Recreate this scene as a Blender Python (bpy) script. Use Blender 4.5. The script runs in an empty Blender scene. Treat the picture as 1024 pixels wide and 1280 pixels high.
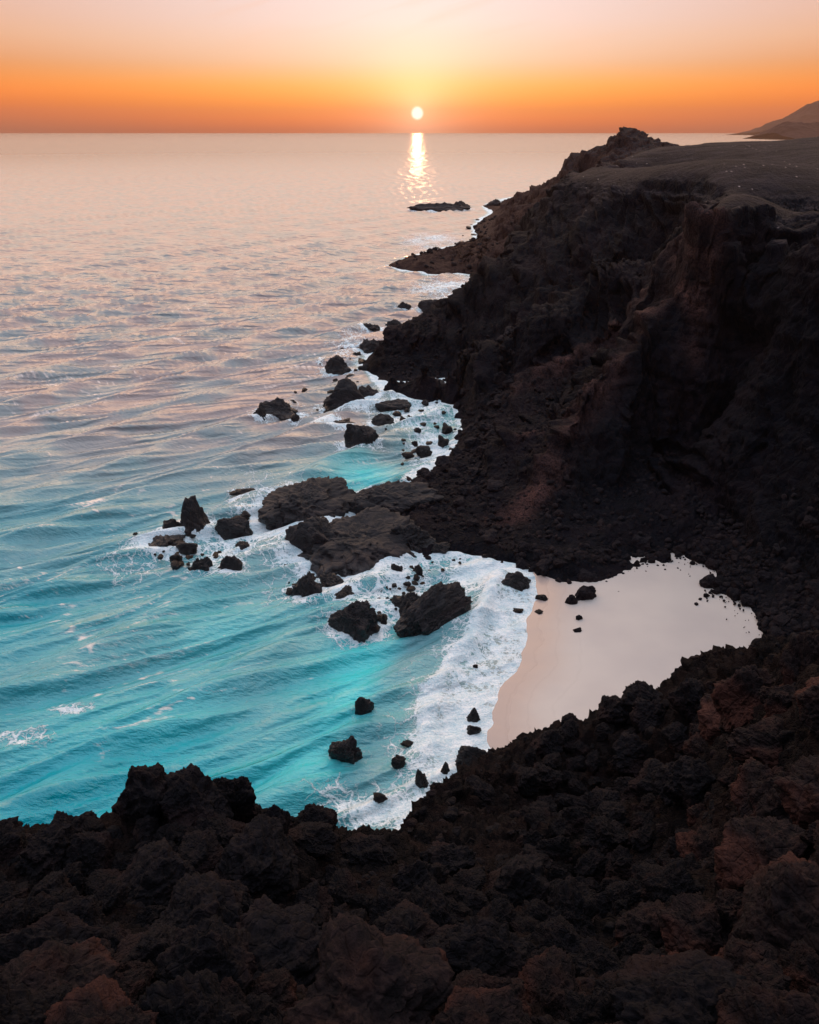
import bpy, math, random
import numpy as np
from mathutils import Vector

# ------------------------------------------------------------------ camera, world, sun
scn = bpy.context.scene
COL = scn.collection
H = 45.0                      # eye height above the sea, metres
TH = math.radians(25.5)       # camera looks this far down
CT, ST = math.cos(TH), math.sin(TH)
SUN_AZ, SUN_EL = math.radians(0.5), math.radians(1.0)

cam_d = bpy.data.cameras.new('camera')
cam = bpy.data.objects.new('camera', cam_d); COL.objects.link(cam)
cam.location = (0, 0, H)
cam.rotation_euler = (math.radians(90) - TH, 0, 0)
cam_d.sensor_fit = 'VERTICAL'; cam_d.sensor_height = 32.0
cam_d.lens = 32.0 * 1000 / 1280
cam_d.clip_start = 0.2; cam_d.clip_end = 90000
scn.camera = cam
scn.view_settings.view_transform = 'Standard'
scn.view_settings.look = 'None'
scn.view_settings.exposure = 0.4
scn.view_settings.gamma = 1.0

class NT:
    """tiny helper for node trees"""
    def __init__(s, tree): s.t = tree; s.n = tree.nodes; s.l = tree.links
    def new(s, typ, **kw):
        n = s.n.new(typ)
        for k, v in kw.items(): setattr(n, k, v)
        return n
    def put(s, sock, v):
        if hasattr(v, 'is_output'): s.l.new(v, sock)
        elif isinstance(v, (tuple, list)):
            if sock.type == 'RGBA' and len(v) == 3: v = (*v, 1)
            sock.default_value = v
        else: sock.default_value = v
    def math(s, op, a, b=0.0, c=None, clamp=False):
        n = s.new('ShaderNodeMath', operation=op, use_clamp=clamp)
        s.put(n.inputs[0], a); s.put(n.inputs[1], b)
        if c is not None: s.put(n.inputs[2], c)
        return n.outputs[0]
    def mix(s, fac, a, b, blend='MIX'):
        n = s.new('ShaderNodeMix', data_type='RGBA', blend_type=blend)
        s.put(n.inputs[0], fac); s.put(n.inputs[6], a); s.put(n.inputs[7], b)
        return n.outputs[2]
    def ramp(s, fac, stops, interp='LINEAR'):
        n = s.new('ShaderNodeValToRGB'); cr = n.color_ramp; cr.interpolation = interp
        while len(cr.elements) < len(stops): cr.elements.new(0.5)
        for e, (p, c) in zip(cr.elements, stops):
            e.position = p; e.color = (*c, 1) if len(c) == 3 else c
        s.put(n.inputs[0], fac); return n.outputs[0]
    def smooth(s, v, a, b, lo=0.0, hi=1.0):
        n = s.new('ShaderNodeMapRange', interpolation_type='SMOOTHSTEP')
        s.put(n.inputs[0], v); s.put(n.inputs[1], a); s.put(n.inputs[2], b)
        s.put(n.inputs[3], lo); s.put(n.inputs[4], hi); return n.outputs[0]
    def noise(s, vec, scale, detail=4, rough=0.55, dist=0.0):
        n = s.new('ShaderNodeTexNoise'); s.put(n.inputs['Vector'], vec)
        n.inputs['Scale'].default_value = scale; n.inputs['Detail'].default_value = detail
        n.inputs['Roughness'].default_value = rough; n.inputs['Distortion'].default_value = dist
        return n.outputs[0]
    def voro(s, vec, scale, feature='F1', rnd=1.0):
        n = s.new('ShaderNodeTexVoronoi', feature=feature); s.put(n.inputs['Vector'], vec)
        n.inputs['Scale'].default_value = scale; n.inputs['Randomness'].default_value = rnd
        return n.outputs[0]
    def mapping(s, vec, scale=(1, 1, 1), rot=(0, 0, 0)):
        n = s.new('ShaderNodeMapping'); s.put(n.inputs['Vector'], vec)
        n.inputs['Scale'].default_value = scale; n.inputs['Rotation'].default_value = rot
        return n.outputs[0]
    def bump(s, h, strength, dist, normal=None):
        n = s.new('ShaderNodeBump'); s.put(n.inputs['Height'], h)
        s.put(n.inputs['Strength'], strength); n.inputs['Distance'].default_value = dist
        if normal is not None: s.put(n.inputs['Normal'], normal)
        return n.outputs[0]

def lin(r, g, b):
    f = lambda c: ((c / 255 + 0.055) / 1.055) ** 2.4 if c > 10 else c / 255 / 12.92
    return (f(r), f(g), f(b))

world = bpy.data.worlds.new('World'); scn.world = world; world.use_nodes = True
w = NT(world.node_tree); w.n.clear()
tc = w.new('ShaderNodeTexCoord').outputs['Generated']
nrm = w.new('ShaderNodeVectorMath', operation='NORMALIZE'); w.put(nrm.inputs[0], tc)
sep = w.new('ShaderNodeSeparateXYZ'); w.put(sep.inputs[0], nrm.outputs[0])
el = w.math('ARCSINE', sep.outputs[2])
az = w.math('ARCTAN2', sep.outputs[0], sep.outputs[1])
t = w.math('DIVIDE', el, math.radians(90), clamp=True)
def E(deg): return deg / 90
side = [(0.0, lin(166, 98, 80)), (E(.5), lin(176, 94, 68)), (E(1.1), lin(212, 100, 44)), (E(2.2), lin(242, 124, 40)),
        (E(3.4), lin(240, 142, 64)), (E(5), lin(238, 172, 128)), (E(7.5), lin(226, 178, 160)), (E(12), lin(222, 192, 184)),
        (E(25), lin(212, 205, 214)), (E(50), lin(208, 212, 226)), (1.0, lin(200, 208, 226))]
front = [(0.0, lin(226, 110, 60)), (E(.5), lin(248, 124, 40)), (E(1.5), lin(255, 158, 54)), (E(2.6), lin(253, 188, 108)),
         (E(4), lin(251, 216, 188)), (E(6), lin(246, 226, 222)), (E(8.5), lin(242, 228, 232)), (E(14), lin(238, 222, 216)),
         (E(25), lin(220, 214, 220)), (E(50), lin(208, 212, 226)), (1.0, lin(200, 208, 226))]
rs = w.ramp(t, side); rf = w.ramp(t, front)
da = w.math('SUBTRACT', az, SUN_AZ)
g = w.math('POWER', 2.71828, w.math('MULTIPLY', w.math('MULTIPLY', da, da), -1 / (2 * math.radians(15) ** 2)))
sky = w.mix(g, rs, rf)
# the band just over the horizon is the most luminous
sky = w.mix(w.math('MULTIPLY', w.smooth(el, math.radians(4.0), math.radians(1.8)), w.smooth(el, math.radians(-.3), math.radians(.9))), sky, w.mix(1.0, sky, (1.36, 1.22, .96), 'MULTIPLY'))
# halo and disc of the sun
sd = w.new('ShaderNodeVectorMath', operation='DOT_PRODUCT'); w.put(sd.inputs[0], nrm.outputs[0])
S = (math.sin(SUN_AZ) * math.cos(SUN_EL), math.cos(SUN_AZ) * math.cos(SUN_EL), math.sin(SUN_EL))
sd.inputs[1].default_value = S
ang = w.math('ARCCOSINE', w.math('MINIMUM', sd.outputs['Value'], 0.9999999))
halo = w.math('POWER', 2.71828, w.math('MULTIPLY', w.math('POWER', w.math('DIVIDE', ang, math.radians(2.3)), .9), -1.0))
disc = w.smooth(ang, math.radians(0.46), math.radians(0.24))
sky = w.mix(1.0, sky, w.mix(halo, (0, 0, 0), (1.0, 0.8, 0.56)), 'ADD')
sky = w.mix(w.math('MULTIPLY', disc, 0.97), sky, (2.6, 2.3, 1.9))
# thin streaks of high cloud, upper right
cv = w.new('ShaderNodeCombineXYZ'); w.put(cv.inputs[0], w.math('MULTIPLY', az, 6.0))
w.put(cv.inputs[1], w.math('ADD', w.math('MULTIPLY', el, 60.0), w.math('MULTIPLY', az, -14.0)))
cn = w.noise(cv.outputs[0], 1.3, 4, 0.5, 0.4)
cl = w.math('MULTIPLY', w.smooth(cn, 0.52, 0.75), w.smooth(el, math.radians(3), math.radians(8)))
sky = w.mix(w.math('MULTIPLY', cl, 0.22), sky, lin(250, 190, 150))
# away from the sunset the dome is dimmer and bluer
bk = w.smooth(w.math('ABSOLUTE', da), math.radians(40), math.radians(115))
bk = w.math('MULTIPLY', bk, w.smooth(el, math.radians(75), math.radians(35)))
sky = w.mix(w.math('MULTIPLY', bk, .85), sky, (.10, .13, .22))
# unseen upper dome brightened, warm front band added, to light sand and water
fr = w.math('SUBTRACT', 1.0, w.smooth(w.math('ABSOLUTE', da), math.radians(35), math.radians(80)))
added_glow = w.math('MULTIPLY', w.math('MULTIPLY', w.smooth(el, math.radians(9.5), math.radians(18)), w.smooth(el, math.radians(52), math.radians(30))), fr)
sky = w.mix(w.smooth(el, math.radians(14), math.radians(40)), sky, w.mix(1.0, sky, (2.4, 2.4, 2.35), 'MULTIPLY'))
sky = w.mix(added_glow, sky, (3.3, 2.1, 1.35))
nish = w.new('ShaderNodeTexSky', sky_type='NISHITA'); nish.sun_disc = False
nish.sun_elevation = SUN_EL; nish.sun_rotation = SUN_AZ; nish.altitude = 45; nish.dust_density = 2.0
bg1 = w.new('ShaderNodeBackground'); w.put(bg1.inputs[0], sky); bg1.inputs[1].default_value = 0.76
bg2 = w.new('ShaderNodeBackground'); w.put(bg2.inputs[0], nish.outputs[0]); bg2.inputs[1].default_value = 0.012
ad = w.new('ShaderNodeAddShader'); w.l.new(bg1.outputs[0], ad.inputs[0]); w.l.new(bg2.outputs[0], ad.inputs[1])
wo = w.new('ShaderNodeOutputWorld'); w.l.new(ad.outputs[0], wo.inputs['Surface'])

sl = bpy.data.lights.new('sun_lamp', 'SUN'); sl.energy = 0.2; sl.angle = math.radians(0.6); sl.color = (1.0, 0.42, 0.2)
so = bpy.data.objects.new('sun_lamp', sl); COL.objects.link(so)
so.location = (0, 200, 300)
so.rotation_euler = Vector((S[0], S[1], S[2])).to_track_quat('Z', 'Y').to_euler()

# ------------------------------------------------------------------ numeric helpers
def ray(px, py):
    u = (np.asarray(px, float) - 512) / 1000; v = (640 - np.asarray(py, float)) / 1000
    return u, CT + v * ST, -ST + v * CT
def Gz(px, py, z=0.0):
    u, y, zz = ray(px, py); c = (z - H) / zz
    return np.array([u * c, y * c, z])
def Gy(px, py, Y):
    u, y, zz = ray(px, py); c = Y / y
    return np.array([u * c, Y, H + zz * c])

_rs = np.random.RandomState(7)
_P = _rs.permutation(256).astype(np.int32); _P = np.concatenate([_P, _P, _P])
_G = _rs.normal(size=(256, 3)); _G /= np.linalg.norm(_G, axis=1)[:, None]; _G = _G.astype(np.float32)
def pn(x, y, z=None):
    """gradient noise, about -1..1"""
    x = np.asarray(x, np.float32); y = np.asarray(y, np.float32)
    z = np.zeros_like(x) + np.float32(.37) if z is None else np.asarray(z, np.float32)
    xi = np.floor(x).astype(np.int32); yi = np.floor(y).astype(np.int32); zi = np.floor(z).astype(np.int32)
    fx = x - xi; fy = y - yi; fz = z - zi
    ux = fx * fx * fx * (fx * (fx * 6 - 15) + 10); uy = fy * fy * fy * (fy * (fy * 6 - 15) + 10); uz = fz * fz * fz * (fz * (fz * 6 - 15) + 10)
    xi &= 255; yi &= 255; zi &= 255
    out = 0
    for dx in (0, 1):
        hx = _P[xi + dx]; wx = ux if dx else 1 - ux
        for dy in (0, 1):
            hy = _P[hx + yi + dy]; wy = wx * (uy if dy else 1 - uy)
            for dz in (0, 1):
                g = _G[_P[hy + zi + dz]]
                out = out + wy * (uz if dz else 1 - uz) * (g[..., 0] * (fx - dx) + g[..., 1] * (fy - dy) + g[..., 2] * (fz - dz))
    return out * 1.6
def fbm(x, y, z=None, o=4, r=.5, l=2.03):
    s = 0; a = 1.0
    for i in range(o):
        s = s + a * pn(x + i * 17.3, y - i * 9.1, None if z is None else z + i * 5.7)
        x = x * l; y = y * l; z = None if z is None else z * l; a *= r
    return s
def ridged(x, y, z=None, o=4, r=.5, l=2.07):
    s = 0; a = 1.0
    for i in range(o):
        n = 1 - np.abs(pn(x + i * 13.1, y + i * 7.7, None if z is None else z - i * 3.3))
        s = s + a * n * n; x = x * l; y = y * l; z = None if z is None else z * l; a *= r
    return s
def sstep(x, a, b):
    t = np.clip((x - a) / (b - a), 0, 1); return t * t * (3 - 2 * t)

def mesh_np(name, V, F, mat, smooth=True, attrs=None):
    me = bpy.data.meshes.new(name)
    V = np.ascontiguousarray(V, np.float32); F = np.ascontiguousarray(F, np.int32)
    k = F.shape[1]
    me.vertices.add(len(V)); me.vertices.foreach_set('co', V.ravel())
    me.loops.add(F.size); me.loops.foreach_set('vertex_index', F.ravel())
    me.polygons.add(len(F)); me.polygons.foreach_set('loop_start', np.arange(0, F.size, k, dtype=np.int32))
    try: me.polygons.foreach_set('loop_total', np.full(len(F), k, np.int32))
    except Exception: pass
    me.polygons.foreach_set('use_smooth', np.full(len(F), smooth, bool))
    me.update(calc_edges=True)
    if attrs:
        for an, arr in attrs.items():
            a = me.attributes.new(an, 'FLOAT', 'POINT'); a.data.foreach_set('value', np.ascontiguousarray(arr, np.float32).ravel())
    me.materials.append(mat)
    return me
def link(name, me, **props):
    o = bpy.data.objects.new(name, me); COL.objects.link(o)
    for k, v in props.items(): o[k] = v
    return o
def grid_faces(n, m):
    i = np.arange(n * m, dtype=np.int32).reshape(n, m)
    return np.stack([i[:-1, :-1], i[1:, :-1], i[1:, 1:], i[:-1, 1:]], -1).reshape(-1, 4)

# ------------------------------------------------------------------ materials
def new_mat(name):
    m = bpy.data.materials.new(name); m.use_nodes = True; t = NT(m.node_tree); t.n.clear()
    b = t.new('ShaderNodeBsdfPrincipled'); o = t.new('ShaderNodeOutputMaterial'); t.l.new(b.outputs[0], o.inputs['Surface'])
    return m, t, b
def rock_mat(name, dark, lite, red, redamt, fine=1.0, obj=True, bumpd=0.12, rough=0.8, spec=0.1, wet=False, vein=0.0):
    m, t, b = new_mat(name)
    co = t.new('ShaderNodeTexCoord').outputs['Object'] if obj else t.new('ShaderNodeNewGeometry').outputs['Position']
    n1 = t.noise(co, 0.9 * fine, 6, 0.62); n2 = t.noise(co, 4.5 * fine, 8, 0.7); n3 = t.noise(co, 19 * fine, 5, 0.7)
    v1 = t.voro(co, 9.0 * fine); v2 = t.voro(co, 3.2 * fine, 'DISTANCE_TO_EDGE')
    col = t.mix(t.smooth(n2, .38, .66), dark, lite)
    col = t.mix(t.math('MULTIPLY', t.smooth(t.noise(co, .42 * fine, 3, .5), .45, .62), redamt), col, red)
    col = t.mix(t.math('MULTIPLY', t.smooth(n3, .5, .72), .5), col, tuple(c * 2.0 for c in lite))
    if wet:      # shore rocks are wet and smoother round their foot
        pz = t.new('ShaderNodeSeparateXYZ'); t.put(pz.inputs[0], t.new('ShaderNodeNewGeometry').outputs['Position'])
        wf = t.smooth(t.math('ADD', pz.outputs[2], t.math('MULTIPLY', n2, .8)), 1.9, .7)
        col = t.mix(t.math('MULTIPLY', wf, .45), col, dark)
        t.put(b.inputs['Roughness'], t.math('SUBTRACT', rough, t.math('MULTIPLY', wf, .52)))
    else:
        t.put(b.inputs['Roughness'], t.math('ADD', rough - .1, t.math('MULTIPLY', n2, .2)))
    t.put(b.inputs['Base Color'], col); b.inputs['Specular IOR Level'].default_value = spec
    hh = t.math('ADD', t.math('MULTIPLY', n2, 1.3), t.math('MULTIPLY', n3, .42))
    hh = t.math('ADD', hh, t.math('MULTIPLY', t.math('SUBTRACT', 1.0, t.smooth(v1, 0, .45)), -.28))
    hh = t.math('ADD', hh, t.math('MULTIPLY', t.smooth(v2, 0, .10), .34))
    hh = t.math('ADD', hh, n1)
    t.put(b.inputs['Normal'], t.bump(hh, 1.0, bumpd))
    return m
M_SEA_ROCK = rock_mat('wet_basalt', (.0045, .0038, .005), (.0100, .0084, .0108), (.028, .0145, .014), .35, 1.0, True, .2, .78, .4, wet=True)
M_SCREE = rock_mat('scree_rock', (.008, .007, .009), (.021, .017, .020), (.032, .016, .014), .3, 1.0, True, .14, .85, .1)
M_LAVA = rock_mat('lava_rock', (.0020, .0018, .0026), (.0078, .0066, .0086), (.024, .0105, .0095), .35, 1.2, True, .065, .85, .1)
M_LAVA_RED = rock_mat('red_lava_rock', (.0042, .0030, .0036), (.0155, .0095, .0100), (.052, .0195, .0145), .7, 1.2, True, .065, .85, .1)
M_SLOPE = rock_mat('lava_slope', (.0025, .002, .0025), (.007, .0052, .006), (.016, .008, .007), .5, 1.3, False, .16, .88, .08)

def cliff_mat():
    m, t, b = new_mat('cliff_rock')
    co = t.new('ShaderNodeNewGeometry').outputs['Position']
    ge = t.new('ShaderNodeSeparateXYZ'); t.put(ge.inputs[0], t.new('ShaderNodeNewGeometry').outputs['True Normal'])
    flat = t.smooth(ge.outputs[2], .62, .93)
    sp = t.new('ShaderNodeSeparateXYZ'); t.put(sp.inputs[0], co)
    n1 = t.noise(co, .12, 6, .6); n2 = t.noise(t.mapping(co, (1, 1, .45)), .9, 9, .7); n3 = t.noise(co, 4.5, 6, .7)
    v1 = t.voro(t.mapping(co, (1, 1, .7)), .9, 'DISTANCE_TO_EDGE')
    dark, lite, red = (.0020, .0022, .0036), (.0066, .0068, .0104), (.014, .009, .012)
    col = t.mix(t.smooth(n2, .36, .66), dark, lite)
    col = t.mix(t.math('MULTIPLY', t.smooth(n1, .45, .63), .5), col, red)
    ck = t.math('MULTIPLY', t.new('ShaderNodeAttribute', attribute_name='cinder_highlight').outputs['Fac'], t.smooth(n3, .35, .6))
    col = t.mix(t.math('MULTIPLY', ck, .8), col, (.13, .062, .052))  # ridge highlight painted into the crest colour, together with reddish loose rock
    # warm haze painted into the low coast's colour, redder and lighter with distance
    col = t.mix(t.math('MULTIPLY', t.smooth(sp.outputs[1], 222, 300), .75), col, t.mix(t.smooth(n2, .35, .65), (.022, .011, .010), (.055, .028, .023)))
    # the tops: dry dark soil with pale scurf and a scatter of light stones
    top = t.mix(t.smooth(t.noise(t.mapping(co, (.5, 2.2, 1)), .22, 8, .7), .35, .68), (.0060, .0048, .0066), (.023, .018, .023))
    hi = t.smooth(sp.outputs[2], 27, 34)
    st = t.smooth(t.voro(t.mapping(co, (1, .5, 1)), .55), .12, .06)
    st = t.math('MULTIPLY', st, t.smooth(t.noise(co, .03, 3, .5), .42, .55))
    top = t.mix(t.math('MULTIPLY', st, .8), top, (.36, .30, .29))
    col = t.mix(t.math('MULTIPLY', flat, hi), col, top)
    t.put(b.inputs['Base Color'], col); b.inputs['Roughness'].default_value = .85; b.inputs['Specular IOR Level'].default_value = .08
    hh = t.math('ADD', t.math('MULTIPLY', n2, 1.2), t.math('MULTIPLY', n3, .35))
    hh = t.math('ADD', hh, t.math('MULTIPLY', t.smooth(v1, 0, .14), .18))
    t.put(b.inputs['Normal'], t.bump(hh, 1.0, .55))
    return m
M_CLIFF = cliff_mat()

def sand_mat():
    m, t, b = new_mat('wet_sand')
    co = t.new('ShaderNodeNewGeometry').outputs['Position']
    at = t.new('ShaderNodeAttribute', attribute_name='wet').outputs['Fac']
    n = t.noise(co, .12, 5, .5); n2 = t.noise(t.mapping(co, (1, 1, 1)), 22, 4, .7)
    col = t.mix(t.smooth(n, .3, .7), (.48, .43, .385), (.42, .375, .345))
    col = t.mix(t.math('MULTIPLY', t.smooth(n2, .55, .75), .25), col, (.30, .24, .22))
    col = t.mix(t.math('MULTIPLY', at, .85), col, (.33, .255, .225))
    sdn = t.math('ADD', t.new('ShaderNodeAttribute', attribute_name='sd').outputs['Fac'], t.math('MULTIPLY', t.noise(co, .5, 4, .55), 1.1))
    for c0, k in ((1.6, .35), (3.3, .22), (5.6, .14)):      # wrack lines left by earlier waves
        ln = t.smooth(t.math('ABSOLUTE', t.math('SUBTRACT', sdn, c0)), .16, .02)
        col = t.mix(t.math('MULTIPLY', t.math('MULTIPLY', ln, t.smooth(n2, .4, .6)), k), col, (.24, .19, .17))
    t.put(b.inputs['Base Color'], col)
    t.put(b.inputs['Roughness'], t.math('SUBTRACT', .62, t.math('MULTIPLY', at, .38)))
    b.inputs['Specular IOR Level'].default_value = .4
    t.put(b.inputs['Normal'], t.bump(t.math('ADD', t.math('MULTIPLY', n2, .3), t.noise(co, 1.2, 4, .6)), .5, .03))
    return m
M_SAND = sand_mat()

def sea_mat():
    m, t, b = new_mat('sea_water')
    co = t.new('ShaderNodeNewGeometry').outputs['Position']
    A = lambda n: t.new('ShaderNodeAttribute', attribute_name=n).outputs['Fac']
    foam, shal, turq, sand, painted_glint = A('foam'), A('shallow'), A('turq'), A('sandy'), A('painted_glint')
    sky_sheen = (.30, .235, .22)  # sky reflection of the farther water painted in as a milky pink base
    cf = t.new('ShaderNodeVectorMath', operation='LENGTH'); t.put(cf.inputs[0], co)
    sky_sheen = t.mix(t.smooth(cf.outputs['Value'], 450, 2200), sky_sheen, (.07, .035, .03))
    col = t.mix(turq, sky_sheen, (.0, .315, .375))
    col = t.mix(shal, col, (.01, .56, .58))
    col = t.mix(t.math('MULTIPLY', t.smooth(t.noise(co, .09, 4, .5), .4, .62), .35), col, (.004, .22, .27))
    col = t.mix(sand, col, (.36, .37, .34))
    sk = t.math('MULTIPLY', t.smooth(t.math('ADD', painted_glint, t.math('MULTIPLY', t.math('SUBTRACT', t.noise(t.mapping(co, (.5, 1.6, 1), (0, 0, math.radians(-22))), 2.2, 5, .7), .5), 1.1)), .35, .95), .78)
    col = t.mix(sk, col, (.82, .68, .60))  # low-sky reflections on the wave crests, painted as cream colour
    # foam: torn lace over a threshold
    d1 = t.noise(co, .7, 5, .65)
    wv = t.new('ShaderNodeVectorMath', operation='ADD'); t.put(wv.inputs[0], co)
    nn = t.new('ShaderNodeTexNoise'); t.put(nn.inputs['Vector'], co); nn.inputs['Scale'].default_value = .8; nn.inputs['Detail'].default_value = 4
    sc = t.new('ShaderNodeVectorMath', operation='SCALE'); t.put(sc.inputs[0], nn.outputs[1]); sc.inputs['Scale'].default_value = 2.2
    t.put(wv.inputs[1], sc.outputs[0])
    l1 = t.math('SUBTRACT', 1.0, t.smooth(t.voro(wv.outputs[0], .55, 'DISTANCE_TO_EDGE'), 0, .14))
    l2 = t.math('SUBTRACT', 1.0, t.smooth(t.voro(wv.outputs[0], 1.7, 'DISTANCE_TO_EDGE'), 0, .22))
    lace = t.math('MAXIMUM', t.math('MULTIPLY', l1, .85), t.math('MULTIPLY', l2, .6))
    fine = t.noise(co, 5.5, 6, .75)
    tex = t.math('ADD', t.math('MULTIPLY', lace, .45), t.math('ADD', t.math('MULTIPLY', d1, .45), t.math('MULTIPLY', fine, .45)))
    f = t.smooth(t.math('SUBTRACT', tex, t.math('SUBTRACT', 1.12, t.math('MULTIPLY', foam, 1.0))), -.12, .16)
    fcol = t.mix(t.smooth(t.math('ADD', t.math('MULTIPLY', fine, .6), t.math('MULTIPLY', d1, .4)), .38, .62), (.44, .62, .68), (.84, .88, .89))
    col = t.mix(f, col, fcol)
    t.put(b.inputs['Base Color'], col)
    cd0 = t.new('ShaderNodeVectorMath', operation='LENGTH'); t.put(cd0.inputs[0], co)
    t.put(b.inputs['Roughness'], t.math('ADD', t.math('SUBTRACT', t.smooth(cd0.outputs['Value'], 60, 500, .07, .34), t.smooth(cd0.outputs['Value'], 500, 2200, 0.0, .07)), t.math('MULTIPLY', f, .5)))
    b.inputs['IOR'].default_value = 1.43
    # ripples finer than the mesh
    def bands(lam, deg, dist, dsc):
        n = t.new('ShaderNodeTexWave', wave_type='BANDS', bands_direction='Y', wave_profile='SIN')
        t.put(n.inputs['Vector'], t.mapping(co, (1, 1, 1), (0, 0, math.radians(-deg))))
        n.inputs['Scale'].default_value = .314 / lam; n.inputs['Distortion'].default_value = dist; n.inputs['Detail'].default_value = 3
        n.inputs['Detail Scale'].default_value = dsc; n.inputs['Detail Roughness'].default_value = .55
        return t.math('POWER', n.outputs['Fac'], 1.8)
    gate = t.smooth(t.noise(t.mapping(co, (.5, 1, 1), (0, 0, math.radians(-28))), .12, 3, .5), .34, .62, .25, 1.0)
    r1 = t.math('ADD', t.math('MULTIPLY', bands(2.5, 26, 3.5, .8), .42), t.math('MULTIPLY', bands(1.25, 31, 3.5, 1.0), .17))
    r1 = t.math('MULTIPLY', t.math('ADD', r1, t.math('MULTIPLY', bands(4.3, 22, 4, .8), .5)), gate)
    r2 = t.noise(t.mapping(co, (.45, 1.3, 1), (0, 0, math.radians(-30))), 2.2, 4, .6, .2)
    cd = t.new('ShaderNodeVectorMath', operation='LENGTH'); t.put(cd.inputs[0], co)
    hh = t.math('ADD', t.math('MULTIPLY', r1, 1.35), t.math('MULTIPLY', r2, t.smooth(cd0.outputs['Value'], 60, 160, .48, .22)))
    hh = t.math('ADD', hh, t.math('MULTIPLY', t.math('MULTIPLY', f, fine), .25))
    fade = t.math('SUBTRACT', t.smooth(cd.outputs['Value'], 70, 600, .9, .3), t.smooth(cd.outputs['Value'], 450, 1900, 0.0, .21))
    t.put(b.inputs['Normal'], t.bump(hh, fade, .62))
    return m
M_SEA = sea_mat()

# ------------------------------------------------------------------ height fields
def densify(pts, step):
    out = []
    for a, b in zip(pts[:-1], pts[1:]):
        n = max(1, int(np.linalg.norm((b - a)[:2]) / step))
        for i in range(n): out.append(a + (b - a) * i / n)
    out.append(pts[-1]); return out
class Field:
    """surface through 3-D control points, kept as a table over (x/y, ln y)"""
    def __init__(s, pts, a0, a1, na, y0, y1, ny, lam=0.02):
        P = np.array(pts); keep = []
        for i, p in enumerate(P):
            if all(np.hypot(*(p[:2] - P[j][:2])) > .25 for j in keep): keep.append(i)
        P = P[keep]; n = len(P)
        D = np.hypot(P[:, None, 0] - P[None, :, 0], P[:, None, 1] - P[None, :, 1])
        A = np.zeros((n + 3, n + 3)); A[:n, :n] = D - lam * np.eye(n) * D.mean() * .1
        A[:n, n] = 1; A[:n, n + 1:] = P[:, :2]; A[n, :n] = 1; A[n + 1:, :n] = P[:, :2].T
        s.w = np.linalg.solve(A, np.concatenate([P[:, 2], [0, 0, 0]])); s.P = P
        s.a = np.linspace(a0, a1, na); s.l = np.linspace(math.log(y0), math.log(y1), ny)
        Y = np.exp(s.l)[None, :] + 0 * s.a[:, None]; X = s.a[:, None] * Y
        s.T = s.direct(X.ravel(), Y.ravel()).reshape(X.shape)
        s.y0, s.y1 = y0, y1
    def direct(s, X, Y):
        out = np.empty(len(X)); n = len(s.P)
        for i in range(0, len(X), 20000):
            x = X[i:i + 20000, None] - s.P[None, :, 0]; y = Y[i:i + 20000, None] - s.P[None, :, 1]
            out[i:i + 20000] = np.sqrt(x * x + y * y) @ s.w[:n] + s.w[n] + s.w[n + 1] * X[i:i + 20000] + s.w[n + 2] * Y[i:i + 20000]
        return out
    def __call__(s, X, Y):
        a = np.asarray(X) / np.maximum(Y, 1e-3); l = np.log(np.maximum(Y, 1e-3))
        i = np.clip((a - s.a[0]) / (s.a[1] - s.a[0]), 0, len(s.a) - 1.001); j = np.clip((l - s.l[0]) / (s.l[1] - s.l[0]), 0, len(s.l) - 1.001)
        i0 = i.astype(int); j0 = j.astype(int); fi = i - i0; fj = j - j0; T = s.T
        return (T[i0, j0] * (1 - fi) + T[i0 + 1, j0] * fi) * (1 - fj) + (T[i0, j0 + 1] * (1 - fi) + T[i0 + 1, j0 + 1] * fi) * fj

def terrain_mesh(name, hf, a0, a1, na, y0, y1, nfine, nrows, disp, mat, pre=None, cut=-3.0, attrf=None):
    a = np.linspace(a0, a1, na); Yf = np.geomspace(y0, y1, nfine)
    YY = Yf[None, :] + 0 * a[:, None]; XX = a[:, None] * YY
    Z = hf(XX, YY)
    if pre is not None: Z = Z + pre(XX, YY, Z)
    dl = np.sqrt(np.diff(YY, axis=1) ** 2 + np.diff(np.maximum(Z, cut), axis=1) ** 2) / YY[:, 1:] + 2e-4
    dl = np.where((Z[:, 1:] < cut) & (Z[:, :-1] < cut), dl * .15, dl)
    k = 25; ker = np.ones(k) / k
    dl = np.apply_along_axis(lambda c: np.convolve(np.pad(c, k // 2, 'edge'), ker, 'valid'), 0, dl)
    cs = np.concatenate([np.zeros((na, 1)), np.cumsum(dl, 1)], 1); cs /= cs[:, -1:]
    tt = np.linspace(0, 1, nrows); Yr = np.array([np.interp(tt, cs[i], Yf) for i in range(na)])
    Xr = a[:, None] * Yr; Zr = hf(Xr, Yr)
    if pre is not None: Zr = Zr + pre(Xr, Yr, Zr)
    P = np.stack([Xr, Yr, Zr], -1)
    N = np.cross(np.gradient(P, axis=0), np.gradient(P, axis=1)); N /= np.linalg.norm(N, axis=-1, keepdims=True) + 1e-9
    P = P + disp(P, N)
    F = grid_faces(na, nrows)
    zf = P[..., 2].ravel(); F = F[(zf[F].max(1) > cut)]
    used = np.unique(F); rm = np.full(len(zf), -1, np.int32); rm[used] = np.arange(len(used))
    return mesh_np(name, P.reshape(-1, 3)[used], rm[F], mat, attrs={k: v(P)[...].ravel()[used] for k, v in (attrf or {}).items()}), P, N

# ---- headland: plateau, two spurs, the gully between them, the cove, the far point
hp = []
def L(seq, step=4.0):
    pts = []
    for q in seq:
        pts.append(Gy(q[0], q[1], q[2][0]) if isinstance(q[2], tuple) else (Gz(*q) if q[2] >= 0 else Gz(q[0], q[1]) + np.array([0, 0, q[2]])))
    hp.extend(densify(pts, step)); return pts
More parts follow.
